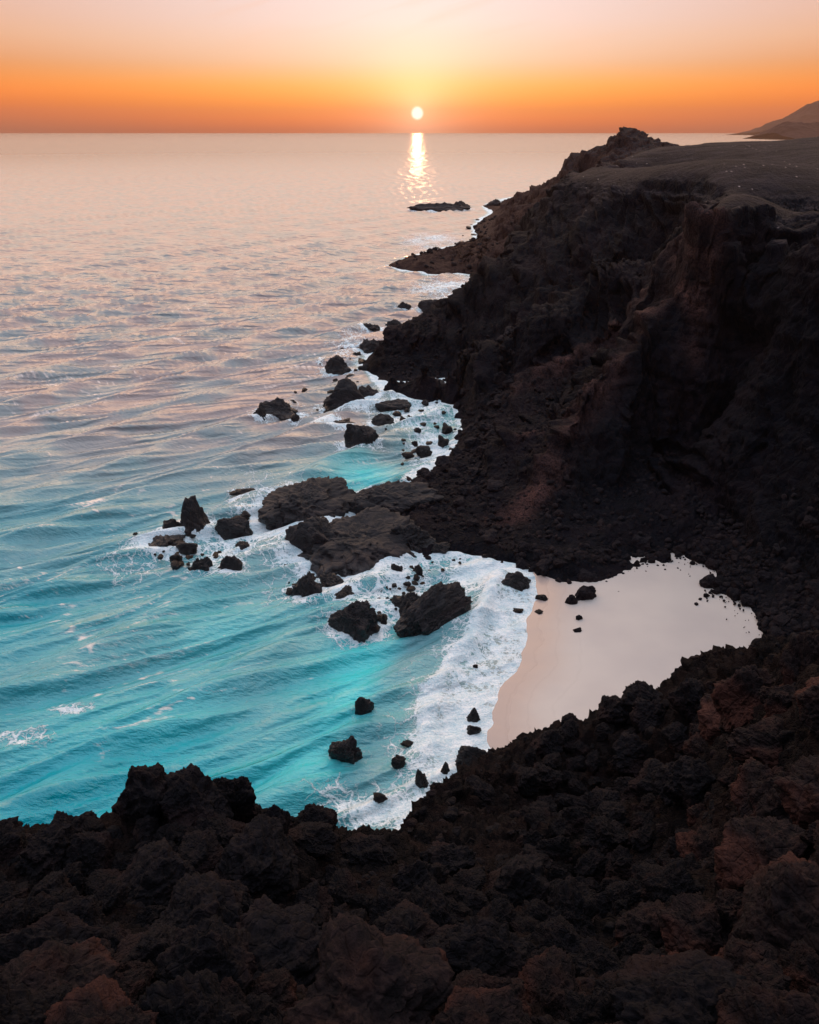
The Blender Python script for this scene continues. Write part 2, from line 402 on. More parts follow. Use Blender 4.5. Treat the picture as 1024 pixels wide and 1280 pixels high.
# water's edge, near side
L([(458, 462, -.3), (470, 476, -.3), (500, 484, -.3), (530, 481, -.3), (562, 471, 0), (576, 500, .7), (586, 530, .8), (572, 570, .9), (530, 592, .8), (508, 620, 1.0), (505, 660, 1.0), (530, 690, .7), (560, 676, .5), (590, 674, .7),
   (640, 690, .9), (672, 711, 1.0), (740, 704, 1.2), (800, 697, 1.4), (860, 687, 1.5), (902, 704, 1.4), (896, 742, 1.2), (942, 748, 1.3), (966, 790, 1.2), (976, 830, 1.0), (940, 880, .9)], 2.5)
L([(440, 462, -4), (462, 490, -4), (510, 502, -4), (550, 500, -4), (555, 530, -3), (535, 570, -3), (495, 585, -3), (470, 620, -4), (470, 670, -4), (510, 712, -3), (580, 705, -3), (640, 714, -2), (672, 724, -2), (740, 715, -2.2), (800, 707, -2.2),
   (852, 700, -2.2), (860, 750, -1.5), (910, 770, -1.5), (925, 820, -1.5), (890, 880, -1.5)])
L([(700, 800, -2.5), (800, 800, -2.5), (700, 900, -3), (840, 870, -2.5)])
for q in [(400, 700, -7), (250, 600, -8), (480, 860, -6), (380, 450, -7), (200, 450, -9), (430, 320, -8), (300, 240, -9), (100, 900, -9), (560, 240, -9), (0, 500, -9), (330, 1000, -7)]: L([q])
# seaward spur: crest and back
L([(464, 456, 1.5), (480, 438, 3.5), (500, 420, 6.0), (540, 388, 9), (590, 360, 12), (625, 339, 15), (640, 315, 18), (652, 296, 20), (672, 262, 26), (690, 241, 31), (712, 225, 35), (740, 218, 36)], 3)
L([(450, 450, -.5), (500, 425, -.3), (540, 396, -.3), (590, 372, -.3), (632, 350, -.3)])
L([(440, 436, -5), (500, 405, -5), (560, 372, -5), (600, 349, -4)])
# seaward spur: face above the water
L([(490, 465, 3.5), (530, 450, 7), (560, 440, 9), (600, 420, 10)])
# gully floor
L([(575, 487, 1.5), (620, 462, 4), (680, 432, 8.5), (740, 398, 13.5), (800, 350, 20), (850, 306, 27), (895, 262, 33)], 3)
L([(640, 400, 16), (690, 360, 20), (740, 320, 25), (800, 280, 29)], 4)
# cliff rim
L([(740, 218, 36), (800, 227, 36), (860, 232, 36), (905, 235, 36.4), (918, 240, 36.4), (900, 250, 36.3), (885, 263, 36), (920, 266, 36), (960, 264, 36), (1024, 272, 36.2), (1150, 284, 36.5), (1400, 310, 37)], 3)
L([(745, 227, 31), (800, 240, 29), (860, 247, 29), (890, 249, 30)], 3)
L([(905, 287, 30.5), (960, 292, 30), (1024, 304, 30), (1150, 320, 30)], 4)
# main spur: rib B then rib A, buttress C
L([(625, 497, (125,)), (660, 480, (127,)), (716, 459, (128,)), (757, 425, (128,)), (799, 380, (125,)), (850, 312, (119,)), (885, 263, 36)], 2.5)
L([(640, 530, (112,)), (700, 492, (117,)), (750, 455, (118,)), (800, 405, (117,)), (842, 350, (114,))], 3)
L([(895, 275, (104.5,)), (868, 322, (109,)), (836, 380, (110,)), (795, 434, (108,)), (766, 475, (105,)), (735, 510, (102,)), (708, 545, (98,)), (690, 580, (95,)), (675, 612, (92,)), (650, 640, (90.5,)), (625, 655, (90,))], 2.5)
L([(650, 523, (106,)), (690, 516, (106,)), (712, 514, (105,))], 2)
L([(640, 600, (97,)), (664, 592, (97,))], 2)
L([(610, 560, 2.5), (602, 600, 1.8), (600, 640, 1.2)], 3)
L([(650, 664, (87,)), (700, 668, (84.5,)), (760, 664, (84,))], 2)
# dark face and cove
L([(740, 655, (86.5,)), (780, 640, (87,)), (850, 640, (85,)), (900, 660, (83,))], 3)
L([(730, 590, (93.5,)), (800, 540, (100.5,)), (850, 520, (102,)), (900, 540, (99,))], 4)
L([(868, 430, (105,)), (930, 400, (105.2,)), (985, 380, (101,)), (1050, 380, (93,)), (1160, 380, (95,))], 4)
L([(960, 560, (88,)), (1024, 550, (82.5,)), (1120, 560, (80,))], 4)
L([(920, 690, 2.6), (960, 705, 3.6), (1024, 700, (73,)), (1120, 690, (70,))], 4)
L([(1000, 780, 2.2), (1060, 800, 3.2), (1180, 800, 8)], 4)
L([(1010, 860, 1.8), (1100, 880, 6), (1000, 930, 1.5), (1150, 950, 8)])
for q in [(1400, 500, 25), (1400, 700, 15), (1400, 900, 12)]: L([q])
# plateau
L([(820, 205, 35.8), (900, 205, 36.2), (1000, 210, 36.4), (1120, 215, 36.6)], 12)
L([(740, 208, 36.5), (800, 190, (300,)), (880, 190, (330,)), (960, 188, (360,)), (1060, 182, (360,))], 12)
L([(812, 184, (400,)), (850, 183, (450,)), (880, 179.5, (470,)), (905, 180, (480,)), (930, 177, (480,)), (960, 179, (480,)), (990, 175, (480,)), (1024, 170.5, (480,)), (1150, 160, (480,))], 12)
for x in (120, 180, 260, 400): hp.append(np.array([x, 640., 5.])); hp.append(np.array([x + 10, 760., -6.]))
# far point and its peak
L([(620, 336, .6), (587, 340, .6), (545, 340, .6), (512, 335, .5), (486, 331, .3), (508, 323, .6), (562, 309, .8), (600, 301, .8), (596, 281, .8), (622, 263, .8), (608, 257, .6), (640, 247, -.5)], 6)
L([(615, 345, -3), (540, 350, -5), (470, 335, -6), (500, 312, -6), (580, 296, -5), (575, 275, -6), (590, 250, -7), (650, 240, -7)], 12)
L([(789, 168, (330,)), (775, 172, (330,)), (762, 178, (330,)), (747, 197, (330,)), (732, 205, (332,)), (714, 210, (338,)), (703, 222, (350,)), (692, 233, (370,)), (677, 245, (400,)), (650, 250, (470,)), (632, 254, (520,))], 5)
L([(800, 174, (330,)), (812, 183, (330,))], 5); L([(782, 171, (326,)), (795, 170, (334,))], 3); L([(790, 176, (318,)), (812, 186, (320,))], 5)
L([(640, 300, 5), (680, 275, 12), (720, 245, 22), (760, 225, 30)], 8)
L([(497, 329, 1.6), (525, 329, 2.4), (560, 324, 3.0), (600, 320, 4.0), (640, 318, 7)], 6); L([(625, 290, 4), (622, 272, 3.2), (640, 262, 4)], 8)
L([(700, 225, -6), (800, 195, -6)], 15)
hp += [np.array([150., 420., 20.]), np.array([110., 480., 8.]), np.array([80., 560., -6.])]
HF = Field(hp, -0.35, 1.1, 700, 44, 800, 620)

RIB_A = np.array([Gy(*q)[:2] for q in [(895, 275, 104.5), (868, 322, 109), (836, 380, 110), (795, 434, 108), (766, 475, 105), (735, 510, 102), (708, 545, 98), (690, 580, 95), (675, 612, 92), (650, 640, 90.5), (625, 655, 90)]])
RIB_B = np.array([Gy(*q)[:2] for q in [(640, 490, 125), (660, 480, 127), (716, 459, 128), (757, 425, 128), (799, 380, 125), (850, 312, 119), (885, 263, 107.5)]])
RIB_C = np.array([Gy(*q)[:2] for q in [(650, 523, 106), (690, 516, 106), (712, 514, 105)]])
def rib(X, Y):
    wb = 1.2 * fbm(X * .12, Y * .12, o=3)
    dA = np.abs(seg_dist(X, Y, RIB_A)); dB = np.abs(seg_dist(X, Y, RIB_B)); dC = np.abs(seg_dist(X, Y, RIB_C))
    return dA + wb, dB + wb, dC + wb
def seg_dist(X, Y, line):
    best = np.full(X.shape, 1e9); sgn = np.ones(X.shape)
    for a, b in zip(line[:-1], line[1:]):
        d = b - a; L2 = d @ d
        t_ = np.clip(((X - a[0]) * d[0] + (Y - a[1]) * d[1]) / L2, 0, 1)
        qx = X - a[0] - t_ * d[0]; qy = Y - a[1] - t_ * d[1]; r = np.hypot(qx, qy)
        s_ = np.sign(d[0] * (Y - a[1]) - d[1] * (X - a[0])); m = r < best
        best = np.where(m, r, best); sgn = np.where(m, s_, sgn)
    return best * sgn          # + = left of the line's direction
PK = Gy(789, 168, 330)
def pre_head(X, Y, Z):
    up = sstep(Z, .8, 8); far = sstep(Y, 230, 330); pl = sstep(Z, 32, 35.5)
    d = 2.6 * fbm(X * .055, Y * .055, o=3) * up * (1 - pl) + .5 * fbm(X * .17 + 9, Y * .06, o=3) * up * (1 - pl)
    # erosion flutes down the faces
    d = d - (ridged(X * .10 + .3 * fbm(X * .05, Y * .05, o=2), Y * np.where(Y > 230, .055, .016), o=3) - 1.0) * 2.8 * up * (1 - pl)
    d = d + pl * (.28 * fbm(X * .03, Y * .03, o=4) + (ridged(X * .02, Y * .05 + 3, o=3) - 1) * .22)
    low = (1 - up) * sstep(Z, -3.5, -.5)
    dA, dB, dC = rib(X, Y)
    mid = sstep(Z, 3.5, 12) * (1 - pl)
    d = d * (1 - .5 * np.exp(-(np.minimum(dA, dB) / 4) ** 2))
    d = d + mid * (2.6 * np.exp(-(dA / 2.2) ** 2) - 3.6 * np.exp(-((dA - 7.5) / 4.0) ** 2) + 2.2 * np.exp(-(dB / 2.0) ** 2) - 2.4 * np.exp(-((dB - 6) / 3.5) ** 2) + 1.5 * np.exp(-(dC / 1.6) ** 2))
    rp = np.hypot(X - PK[0], (Y - PK[1]) * .8)
    d = d + 2.2 * np.exp(-(rp / 6.0) ** 1.3) + far * (1.8 * (ridged(X * .06, Y * .06, o=4, r=.6) - 1.1)) * sstep(Z, 1, 6) * (1 - sstep(Z, 33, 36) * sstep(rp, 14, 30))
    return d * (1 + far * .35) + low * .55 * fbm(X * .22, Y * .22, o=3)
def disp_head(P, N):
    X, Y, Z = P[..., 0], P[..., 1], P[..., 2]
    pl = sstep(Z, 33, 35.8) * sstep(N[..., 2], .7, .92)
    k = sstep(Z, -2, 1.5) * (1 - .86 * pl)
    sc = np.clip(Y / 110, .8, 3)
    wz = .8 * fbm(X * .05, Y * .05, Z * .05, o=2); st = sstep(N[..., 2], .85, .55)
    d = (np.maximum(1 - np.abs(pn(X * .13 + wz, Y * .03, Z * .018)) * 1.25, 0) ** 1.4 * 4.6 - 2.6) * st
    d = d + ((1 - np.abs(pn(X * .33 + wz * 2, Y * .08, Z * .06))) * 2.0 - 1.5) * (.35 + .65 * st) + .45 * st * (1 - np.abs(pn(X * .95 + wz * 3, Y * .25, Z * .12)) * 1.6)
    d = d + .50 * (ridged(X * .45, Y * .22, Z * .18, o=4, r=.6) - 1.2) + .30 * fbm(X * 1.5, Y * 1.5, Z * 1.2, o=3, r=.6)
    # faint bedding
    bz = Z + 1.2 * fbm(X * .04, Y * .04, o=2)
    d = d + .28 * pn(bz * 1.1, X * .03, Y * .03)
    return N * (d * k * (.22 + .78 * sstep(Z, .8, 6)))[..., None]
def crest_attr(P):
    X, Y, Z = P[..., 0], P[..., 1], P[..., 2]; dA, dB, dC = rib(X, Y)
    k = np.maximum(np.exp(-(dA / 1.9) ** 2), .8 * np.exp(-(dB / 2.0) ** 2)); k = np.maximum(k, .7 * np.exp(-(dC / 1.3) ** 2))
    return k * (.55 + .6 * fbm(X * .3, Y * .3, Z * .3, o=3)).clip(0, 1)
me, HPv, HNv = terrain_mesh('headland', HF, -.30, .95, 1000, 50, 780, 1500, 1000, disp_head, M_CLIFF, pre_head, attrf={'cinder_highlight': crest_attr})
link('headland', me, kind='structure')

# ---- lava slope the camera stands on
fp = []
def LF(seq, step=1.5, drop=None):
    pts = [Gy(q[0], q[1], q[2]) for q in seq]
    d = densify(pts, step); fp.extend(d)
    if drop:
        for p in d[::2]:
            for (dy, dz) in drop: fp.append(np.array([p[0] * (1 + dy / p[1]), p[1] + dy, max(p[2] + dz, -4)]))
LF([(-500, 1070, 15), (-200, 1060, 15), (-60, 1060, 15), (60, 1040, 15.5), (120, 1060, 15.2), (150, 1012, 16), (200, 1000, 16.3), (300, 995, 16.5), (335, 1020, 16.3), (380, 1030, 16.5), (440, 1032, 17.5), (475, 1048, 18.5)], 1.5, [(2.2, -7), (7, -20), (14, -34)])
LF([(475, 1048, 18.5), (515, 1020, 25), (550, 1000, 35), (600, 968, 44)], 2, [(3, -3.5), (9, -20)])
LF([(600, 968, 44), (650, 945, 47), (700, 925, 48), (760, 917, 47.5), (815, 917, 46), (835, 895, 48), (870, 885, 50), (905, 890, 49), (960, 846, 44), (1000, 808, 32), (1030, 778, 20), (1110, 750, 16), (1300, 760, 18)], 2, [(3, -3.5), (9, -14)])
LF([(-200, 1120, 11.5), (0, 1120, 11.5), (200, 1100, 12.3), (400, 1110, 12.5), (500, 1110, 13.5), (600, 1110, 16.5), (700, 1110, 18), (800, 1110, 17), (880, 1100, 13), (950, 1080, 9.5), (1024, 1060, 8.5), (1200, 1040, 8)], 2)
LF([(520, 1060, 19), (600, 1020, 28), (700, 1005, 33), (800, 995, 32), (870, 960, 29), (930, 930, 20), (970, 900, 15), (1060, 880, 12), (1200, 860, 11)], 2)
LF([(-300, 1280, 6), (0, 1280, 5.8), (300, 1280, 5.8), (600, 1280, 5.8), (850, 1280, 5.5), (1024, 1260, 5.2), (1300, 1240, 5)], 2)
LF([(-300, 1200, 8.3), (0, 1200, 8.3), (300, 1200, 8.2), (600, 1200, 8.6), (800, 1200, 8.5), (900, 1180, 7.2), (1100, 1150, 6.5)], 2)
for x in (-14, -7, 0, 7, 14, 25): fp.append(np.array([x, 1.5, 40. + abs(x) * .1])); fp.append(np.array([x, -6., 42.]))
FF = Field(fp, -1.9, 1.9, 420, 1.0, 75, 420)
def pre_fg(X, Y, Z):
    return .7 * fbm(X * .28, Y * .28, o=3) * sstep(Y, 2, 8) + 1.0 * (ridged(X * .14, Y * .14, o=3) - 1.1) * sstep(Y, 10, 24) * sstep(Z, -2, 3)
def disp_fg(P, N):
    X, Y, Z = P[..., 0], P[..., 1], P[..., 2]
    s = np.clip(Y / 20, .5, 1.6)
    w_ = .45 * fbm(X * .9, Y * .9, Z * .9, o=2)
    d = .42 * (ridged(X * .75 + w_, Y * .75, Z * .75, o=2, r=.5) - 1.0) + .24 * (ridged(X * 2.1, Y * 2.1, Z * 2.1, o=3, r=.6) - 1.0) + .07 * fbm(X * 7, Y * 7, Z * 7, o=3, r=.65)
    return N * (d * s)[..., None]
me, FPv, FNv = terrain_mesh('lava_slope', FF, -1.6, 1.6, 1000, 2.5, 72, 1200, 800, disp_fg, M_SLOPE, pre_fg)
link('lava_slope', me, kind='structure')
def fg_z(X, Y):
    z = FF(X, Y); return z + pre_fg(X, Y, z)
def hd_z(X, Y):
    z = HF(X, Y); return z + pre_head(X, Y, z)

# ------------------------------------------------------------------ beach
SW = np.array([Gz(*q)[:2] for q in [(652, 640), (658, 688), (668, 706), (674, 722), (670, 745), (665, 770), (659, 800), (657, 826), (640, 845), (622, 872), (617, 900), (612, 950), (600, 1010)]])
def shore_sd(X, Y):
    return seg_dist(X, Y, SW) + .45 * fbm(X * .35, Y * .35, o=3)
bx_, by_ = np.meshgrid(np.arange(-2, 56, .22), np.arange(34, 100, .22), indexing='ij')
sd_ = shore_sd(bx_, by_)
bz_ = np.where(sd_ > 0, .045 * np.minimum(sd_, 14) + .015 * np.maximum(sd_ - 14, 0), .10 * sd_ - .45 * sstep(-sd_, .2, 1.8)) + .05 * fbm(bx_ * .12, by_ * .12, o=3) * sstep(sd_, 1, 5) + .012 - 4 * sstep(by_, 82, 85.5)
V = np.stack([bx_, by_, bz_], -1)
link('beach', mesh_np('beach', V.reshape(-1, 3), grid_faces(*bx_.shape), M_SAND, attrs={'wet': (1 - sstep(sd_, .3, 5.5)).ravel(), 'sd': sd_.ravel()}), kind='structure')

# ------------------------------------------------------------------ rocks
def ico(sub):
    import bmesh
    bm = bmesh.new(); bmesh.ops.create_icosphere(bm, subdivisions=sub, radius=1)
    V = np.array([v.co[:] for v in bm.verts]); F = np.array([[v.index for v in f.verts] for f in bm.faces]); bm.free()
    V /= np.linalg.norm(V, axis=1)[:, None]
    return V, F
ICO = {s: ico(s) for s in (2, 3, 5, 6)}
def rock_shape(seed, sub, planes=13, soft=26., rough=.16, style='block', fine=.05):
    r = np.random.RandomState(seed); D, F = ICO[sub]
    n = r.normal(size=(planes, 3)); n /= np.linalg.norm(n, axis=1)[:, None]
    dist = r.uniform(.62, 1.0, planes)
    if style == 'peak':      # tapering to a point
        n[:6, 2] = .45; n[:6, :2] = [(math.cos(k * 1.05 + seed), math.sin(k * 1.05 + seed)) for k in range(6)]; n[:6] /= np.linalg.norm(n[:6], axis=1)[:, None]; dist[:6] = r.uniform(.52, .7, 6); n[6:, 2] = -np.abs(n[6:, 2]); 
    if style == 'stump':     # flat top, steep sides
        n[0] = (.08, -.05, 1); dist[0] = .62
        for k in range(1, 8): n[k] = (math.cos(k * .9), math.sin(k * .9), .12); dist[k] = r.uniform(.78, .95)
        n[:8] /= np.linalg.norm(n[:8], axis=1)[:, None]
    if style == 'slab':
        n[0] = (.1, -.15, 1); n[0] /= np.linalg.norm(n[0]); dist[0] = .4; n[1] = (-.25, .1, .95); n[1] /= np.linalg.norm(n[1]); dist[1] = .45
    q = np.maximum(D @ n.T, .02) / dist
    q = np.concatenate([q, np.full((len(D), 1), 1 / 1.12)], 1)
    R = 1 / (np.sum(q ** soft, 1) ** (1 / soft))
    o = seed * 3.7
    P = D * R[:, None]
    x, y, z = (P * 1.0 + o).T
    d = rough * (1.3 * fbm(x * 1.4, y * 1.4, z * 1.4, o=2) + .75 * (ridged(x * 2.6, y * 2.6, z * 2.6, o=3, r=.55) - 1.1))
    if style == 'slab': d = d + .035 * np.sin(z * 21 + 2.5 * fbm(x * .8, y * .8, o=2)) + .05 * (ridged(x * 3.1, y * 3.1, z * 6, o=2) - 1)
    if sub >= 5: d = d + fine * (fbm(x * 9, y * 9, z * 9, o=3, r=.65) + .8 * (ridged(x * 6, y * 6, z * 6, o=2) - 1))
    P = P * (1 + d)[:, None]
    if style == 'reef':      # ragged low reef: many small tops
        P[:, 2] = P[:, 2] * (.7 + .42 * np.clip(ridged(P[:, 0] * 2.4 + o, P[:, 1] * 2.4, o=3, r=.4) - .7, 0, 1.3))
        P[:, :2] *= (1 + .35 * fbm(P[:, 0] * 1.7 + o, P[:, 1] * 1.7, o=2))[:, None]
    mx = np.abs(P[:, :2]).max(0)
    P[:, 0] /= mx[0]; P[:, 1] /= mx[1]; P[:, 2] /= P[:, 2].max()
    return P, F
protos = {}
def rock_mesh(seed, sub, style, mat, rough=.16):
    k = (seed, sub, style, mat.name, rough)
    if k not in protos:
        P, F = rock_shape(seed, sub, style=style, rough=rough); protos[k] = mesh_np('rock_mesh', P, F, mat)
    return protos[k]
def cdepth(px, py, z=0.0):
    u, y, zz = ray(px, py); return (z - H) / zz
foam_src = []
def beach_z(X, Y):
    s_ = float(shore_sd(np.array([X]), np.array([Y]))[0]); return .045 * s_ if s_ > 0 else 0.0
def sea_rock(px, py, wpx, hpx, label, seed, style='block', cat='rock', name='sea_rock', rot=None, dep=.8, foam=1.0, mat=None, tilt=(0, 0), group=None, sub=5, on_sand=False, rough=.16):
    """px,py = middle of the foot line; size given by its width and height in the photo"""
    c = cdepth(px, py); W = wpx * c / 1000 / 2; D = W * dep
    u, y, zz = ray(px, py); sn = -zz / math.hypot(y, zz); cs = math.sqrt(1 - sn * sn)
    hm = hpx * c / 1000; Hh = max((hm - D * 1.3 * sn) / cs, hm * .42)
    g = Gz(px, py); X, Y = g[0], g[1] + D * .8
    z = beach_z(X, Y) if on_sand else 0.0
    o = link(name, rock_mesh(seed, sub, style, mat or M_SEA_ROCK, rough), label=label, category=cat)
    if group: o['group'] = group
    a = rot if rot is not None else random.Random(seed * 7 + int(px)).uniform(-.5, .5)
    o.location = (X, Y, z - .05 * Hh); o.scale = (W, D, Hh); o.rotation_euler = (tilt[0], tilt[1], a)
    if foam > 0: foam_src.append((X, Y, (W + D) / 2, foam, D / W))
    return o
R_ = sea_rock
# far bay
R_(548, 264, 84, 12, 'long low dark islet farthest out before the far point', 11, 'reef', 'islet', 'rock_islet', rot=0, dep=.35, sub=5)
R_(578, 262, 26, 12, 'knobbly dark rock on the right end of the long low islet', 12, 'block')
R_(622, 259, 36, 11, 'dark ragged rock lying just off the far point', 13, 'reef', dep=.5)
R_(508, 333, 34, 10, 'low reef rock at the tip of the far rocky point', 14, 'reef', dep=.6)
R_(545, 336, 40, 9, 'flat dark ledge along the near edge of the far point', 15, 'reef', dep=.5)
# seaward spur
R_(537, 392, 30, 20, 'round boulder against the back foot of the seaward spur', 16, 'block')
R_(505, 384, 20, 8, 'small rock pair awash behind the seaward spur', 17, 'reef', dep=.6)
R_(464, 413, 36, 10, 'flat isolated rock left of the spur, farther out', 18, 'reef', dep=.5)
R_(493, 408, 24, 10, 'small jagged rock just right of the flat isolated one', 19, 'reef', dep=.6)
R_(462, 441, 54, 20, 'ragged rock ledge touching the tip of the seaward spur', 20, 'reef', dep=.6)
R_(427, 440, 10, 6, 'tiny rock left of the ragged ledge', 21, 'block')
R_(422, 467, 36, 25, 'chunky dome rock standing alone off the spur tip', 22, 'block')
R_(455, 464, 20, 12, 'small dark rock between the dome rock and the spur', 23, 'block')
R_(432, 514, 92, 46, 'long pointed reef rock rising to a peak in the middle bay', 24, 'peak', dep=.55, rot=.15)
R_(462, 502, 36, 22, 'squat rock on the right shoulder of the long pointed reef', 25, 'block')
R_(350, 520, 62, 26, 'broken jagged reef at the left end of the middle bay rocks', 26, 'reef', dep=.6)
R_(325, 523, 24, 17, 'jagged leftmost knob of the middle bay reef', 27, 'peak')
R_(367, 525, 15, 10, 'small rock between the jagged reef and the pointed reef', 28, 'block')
R_(490, 513, 50, 15, 'flat dark reef right of the pointed reef', 29, 'slab', dep=.5)
R_(477, 530, 33, 14, 'rounded rock behind the stump rock on its right', 30, 'block', dep=.6)
R_(413, 534, 62, 12, 'thin low wet ledge left of the stump rock', 31, 'reef', dep=.4)
R_(453, 561, 52, 38, 'steep-sided flat-topped stump rock over turquoise water', 32, 'stump', dep=.75, rot=.1)
for (x, y, w_, h_, lb) in [(521, 542, 14, 9, 'small pointed rock right of the stump rock'), (530, 567, 22, 12, 'rounded rock near the boulder shore, larger of a pair'), (510, 571, 17, 7, 'flat rock near the boulder shore, smaller of a pair'),
                           (532, 505, 11, 6, 'tiny rock in the foam above the stump rock'), (503, 525, 11, 6, 'tiny rock beside the rounded rock and the flat reef'), (558, 538, 18, 11, 'rounded rock at the edge of the boulder shore, middle bay'),
                           (547, 485, 26, 13, 'low rock under the face of the seaward spur'), (519, 556, 10, 6, 'tiny rock between the pointed rock and the pair'), (364, 599, 10, 6, 'lone tiny rock above the big rock shelf'),
                           (498, 545, 10, 5, 'tiny awash rock just right of the stump rock'), (553, 556, 20, 14, 'brown rock at the shore behind the pair')]:
    R_(x, y, w_, h_, lb, 40 + (x % 5), 'block', foam=.7)
# left group
R_(238, 668, 54, 54, 'tall pyramid rock with a sharp peak in the left reef', 51, 'peak', dep=.8, rot=.3)
R_(196, 690, 62, 28, 'low jagged reef left of and below the pyramid rock', 52, 'reef', dep=.9)
R_(178, 680, 40, 16, 'flat outermost ledge at the left end of the reef', 53, 'reef', dep=.6)
R_(212, 665, 30, 22, 'dark block against the left foot of the pyramid rock', 54, 'block')
R_(292, 668, 56, 24, 'wedge-shaped slab right of the pyramid rock', 55, 'slab', dep=.55, rot=-.35)
R_(232, 688, 30, 15, 'small dark rock below the pyramid rock', 56, 'block')
R_(250, 718, 34, 26, 'ragged wet rock in the foam, left of a pair', 57, 'reef')
R_(287, 723, 38, 34, 'ragged wet rock in the foam, right of a pair', 58, 'block', rough=.2)
R_(301, 690, 22, 15, 'small reddish rock below the wedge slab', 59, 'block')
R_(323, 694, 16, 11, 'small round rock in the white water by the shelf', 60, 'block')
R_(305, 649, 16, 12, 'small rough rock above the wedge slab', 61, 'block')
R_(304, 619, 46, 11, 'flat ledge barely above water, top of the left group', 62, 'reef', dep=.5)
R_(292, 629, 20, 7, 'tiny flat rock under the thin ledge', 63, 'reef')
R_(218, 702, 18, 12, 'small rock at the lower edge of the jagged reef', 64, 'block')
# shelf
R_(380, 662, 146, 74, 'huge blocky upper slab at the seaward end of the rock shelf', 70, 'slab', 'rock slab', 'rock_slab', dep=.9, rot=.1, foam=1.1, sub=6)
R_(478, 656, 160, 60, 'long ridge of dark rock joining the shelf to the boulder shore', 71, 'slab', 'rock slab', 'rock_slab', dep=.6, rot=-.1, foam=.2, sub=6)
R_(440, 718, 182, 94, 'broad lower slab of the rock shelf, the widest rock in the water', 72, 'slab', 'rock slab', 'rock_slab', dep=1.0, rot=.12, sub=6)
R_(508, 694, 88, 54, 'humped slab on the right shoulder of the rock shelf', 73, 'block', 'rock slab', 'rock_slab', dep=.8, sub=6, foam=.5)
R_(396, 694, 84, 56, 'dark block under the left edge of the rock shelf', 74, 'block', 'rock slab', 'rock_slab', dep=.7, foam=.6)
R_(385, 748, 46, 44, 'broken wet rock below the left end of the rock shelf', 75, 'reef', dep=1.0)
R_(415, 738, 40, 22, 'low wet rock right of the broken one below the shelf', 76, 'reef')
R_(440, 797, 72, 50, 'flat brown layered rock below the rock shelf', 77, 'slab', dep=.75, rough=.2, sub=6)
R_(430, 752, 34, 22, 'dark rock touching the top of the brown layered rock', 78, 'block')
R_(429, 742, 14, 9, 'small round rock between shelf and brown layered rock', 79, 'block')
R_(495, 722, 22, 21, 'roundish rock just below the right end of the shelf', 80, 'block')
R_(460, 728, 30, 14, 'low rock under the front of the shelf', 81, 'reef')
R_(480, 780, 11, 14, 'small upright rock left of the big diagonal boulder', 82, 'peak')
R_(475, 738, 12, 8, 'tiny rock in the foam under the shelf', 83, 'block')
R_(541, 792, 142, 66, 'big diagonal boulder in the surf, tallest rock off the beach', 84, 'block', 'boulder', 'boulder', dep=.44, rot=.78, tilt=(0, -.1), sub=6, foam=.4)
R_(508, 765, 44, 30, 'dark ragged rock at the left foot of the big diagonal boulder', 85, 'reef')
R_(523, 720, 16, 16, 'small block behind the big diagonal boulder', 86, 'block')
R_(648, 739, 46, 29, 'smooth dark dome rock in the shallow foam', 87, 'block', dep=.7)
R_(551, 692, 30, 18, 'rounded boulder above the big diagonal boulder', 88, 'block')
for (x, y, w_, h_, lb) in [(679, 751, 19, 11, 'small rock on the water line right of the dome rock'), (619, 737, 11, 8, 'tiny rock left of the dome rock'), (649, 766, 16, 7, 'small flat rock below the dome rock'),
                           (674, 768, 14, 7, 'small flat rock on the water line, below the other'), (606, 697, 9, 6, 'tiny rock near the cliff foot in the foam'), (594, 835, 9, 6, 'lone tiny rock in the middle of the foam')]:
    R_(x, y, w_, h_, lb, 90 + (x % 4), 'block', foam=.25)
# near bay
R_(457, 893, 32, 28, 'angular black rock in turquoise water, farther of two', 101, 'block', dep=.7, foam=.45, rot=.6)
R_(432, 953, 48, 38, 'split black rock in turquoise water, nearer of two', 102, 'block', dep=.7, foam=.45, rough=.2)
R_(593, 903, 24, 22, 'upright dark rock by the beach edge, upper of a pair', 103, 'peak', foam=.4)
R_(592, 919, 22, 15, 'flat dark rock by the beach edge, lower of a pair', 104, 'block', foam=.4)
R_(592, 963, 62, 43, 'large dark boulder where beach, foam and slope meet', 105, 'block', 'boulder', 'boulder', foam=.3, dep=.7)
R_(499, 959, 22, 17, 'round black rock in the near foam, leftmost', 106, 'block', foam=.6)
R_(526, 985, 22, 24, 'brownish rock in the near foam', 107, 'block', foam=.6)
R_(557, 969, 19, 19, 'leaning rock left of the large boulder at the beach edge', 108, 'peak', foam=.5)
R_(474, 1001, 21, 12, 'small wedge rock in the foam nearest the lava slope', 109, 'block', foam=.6)
R_(544, 988, 13, 12, 'small dark rock between the brownish and leaning rocks', 110, 'block', foam=.4)
R_(508, 934, 20, 8, 'low wet rock half covered by foam', 111, 'reef', foam=.6)
R_(527, 951, 18, 7, 'low flat wet rock in the foam right of the round one', 112, 'reef', foam=.6)
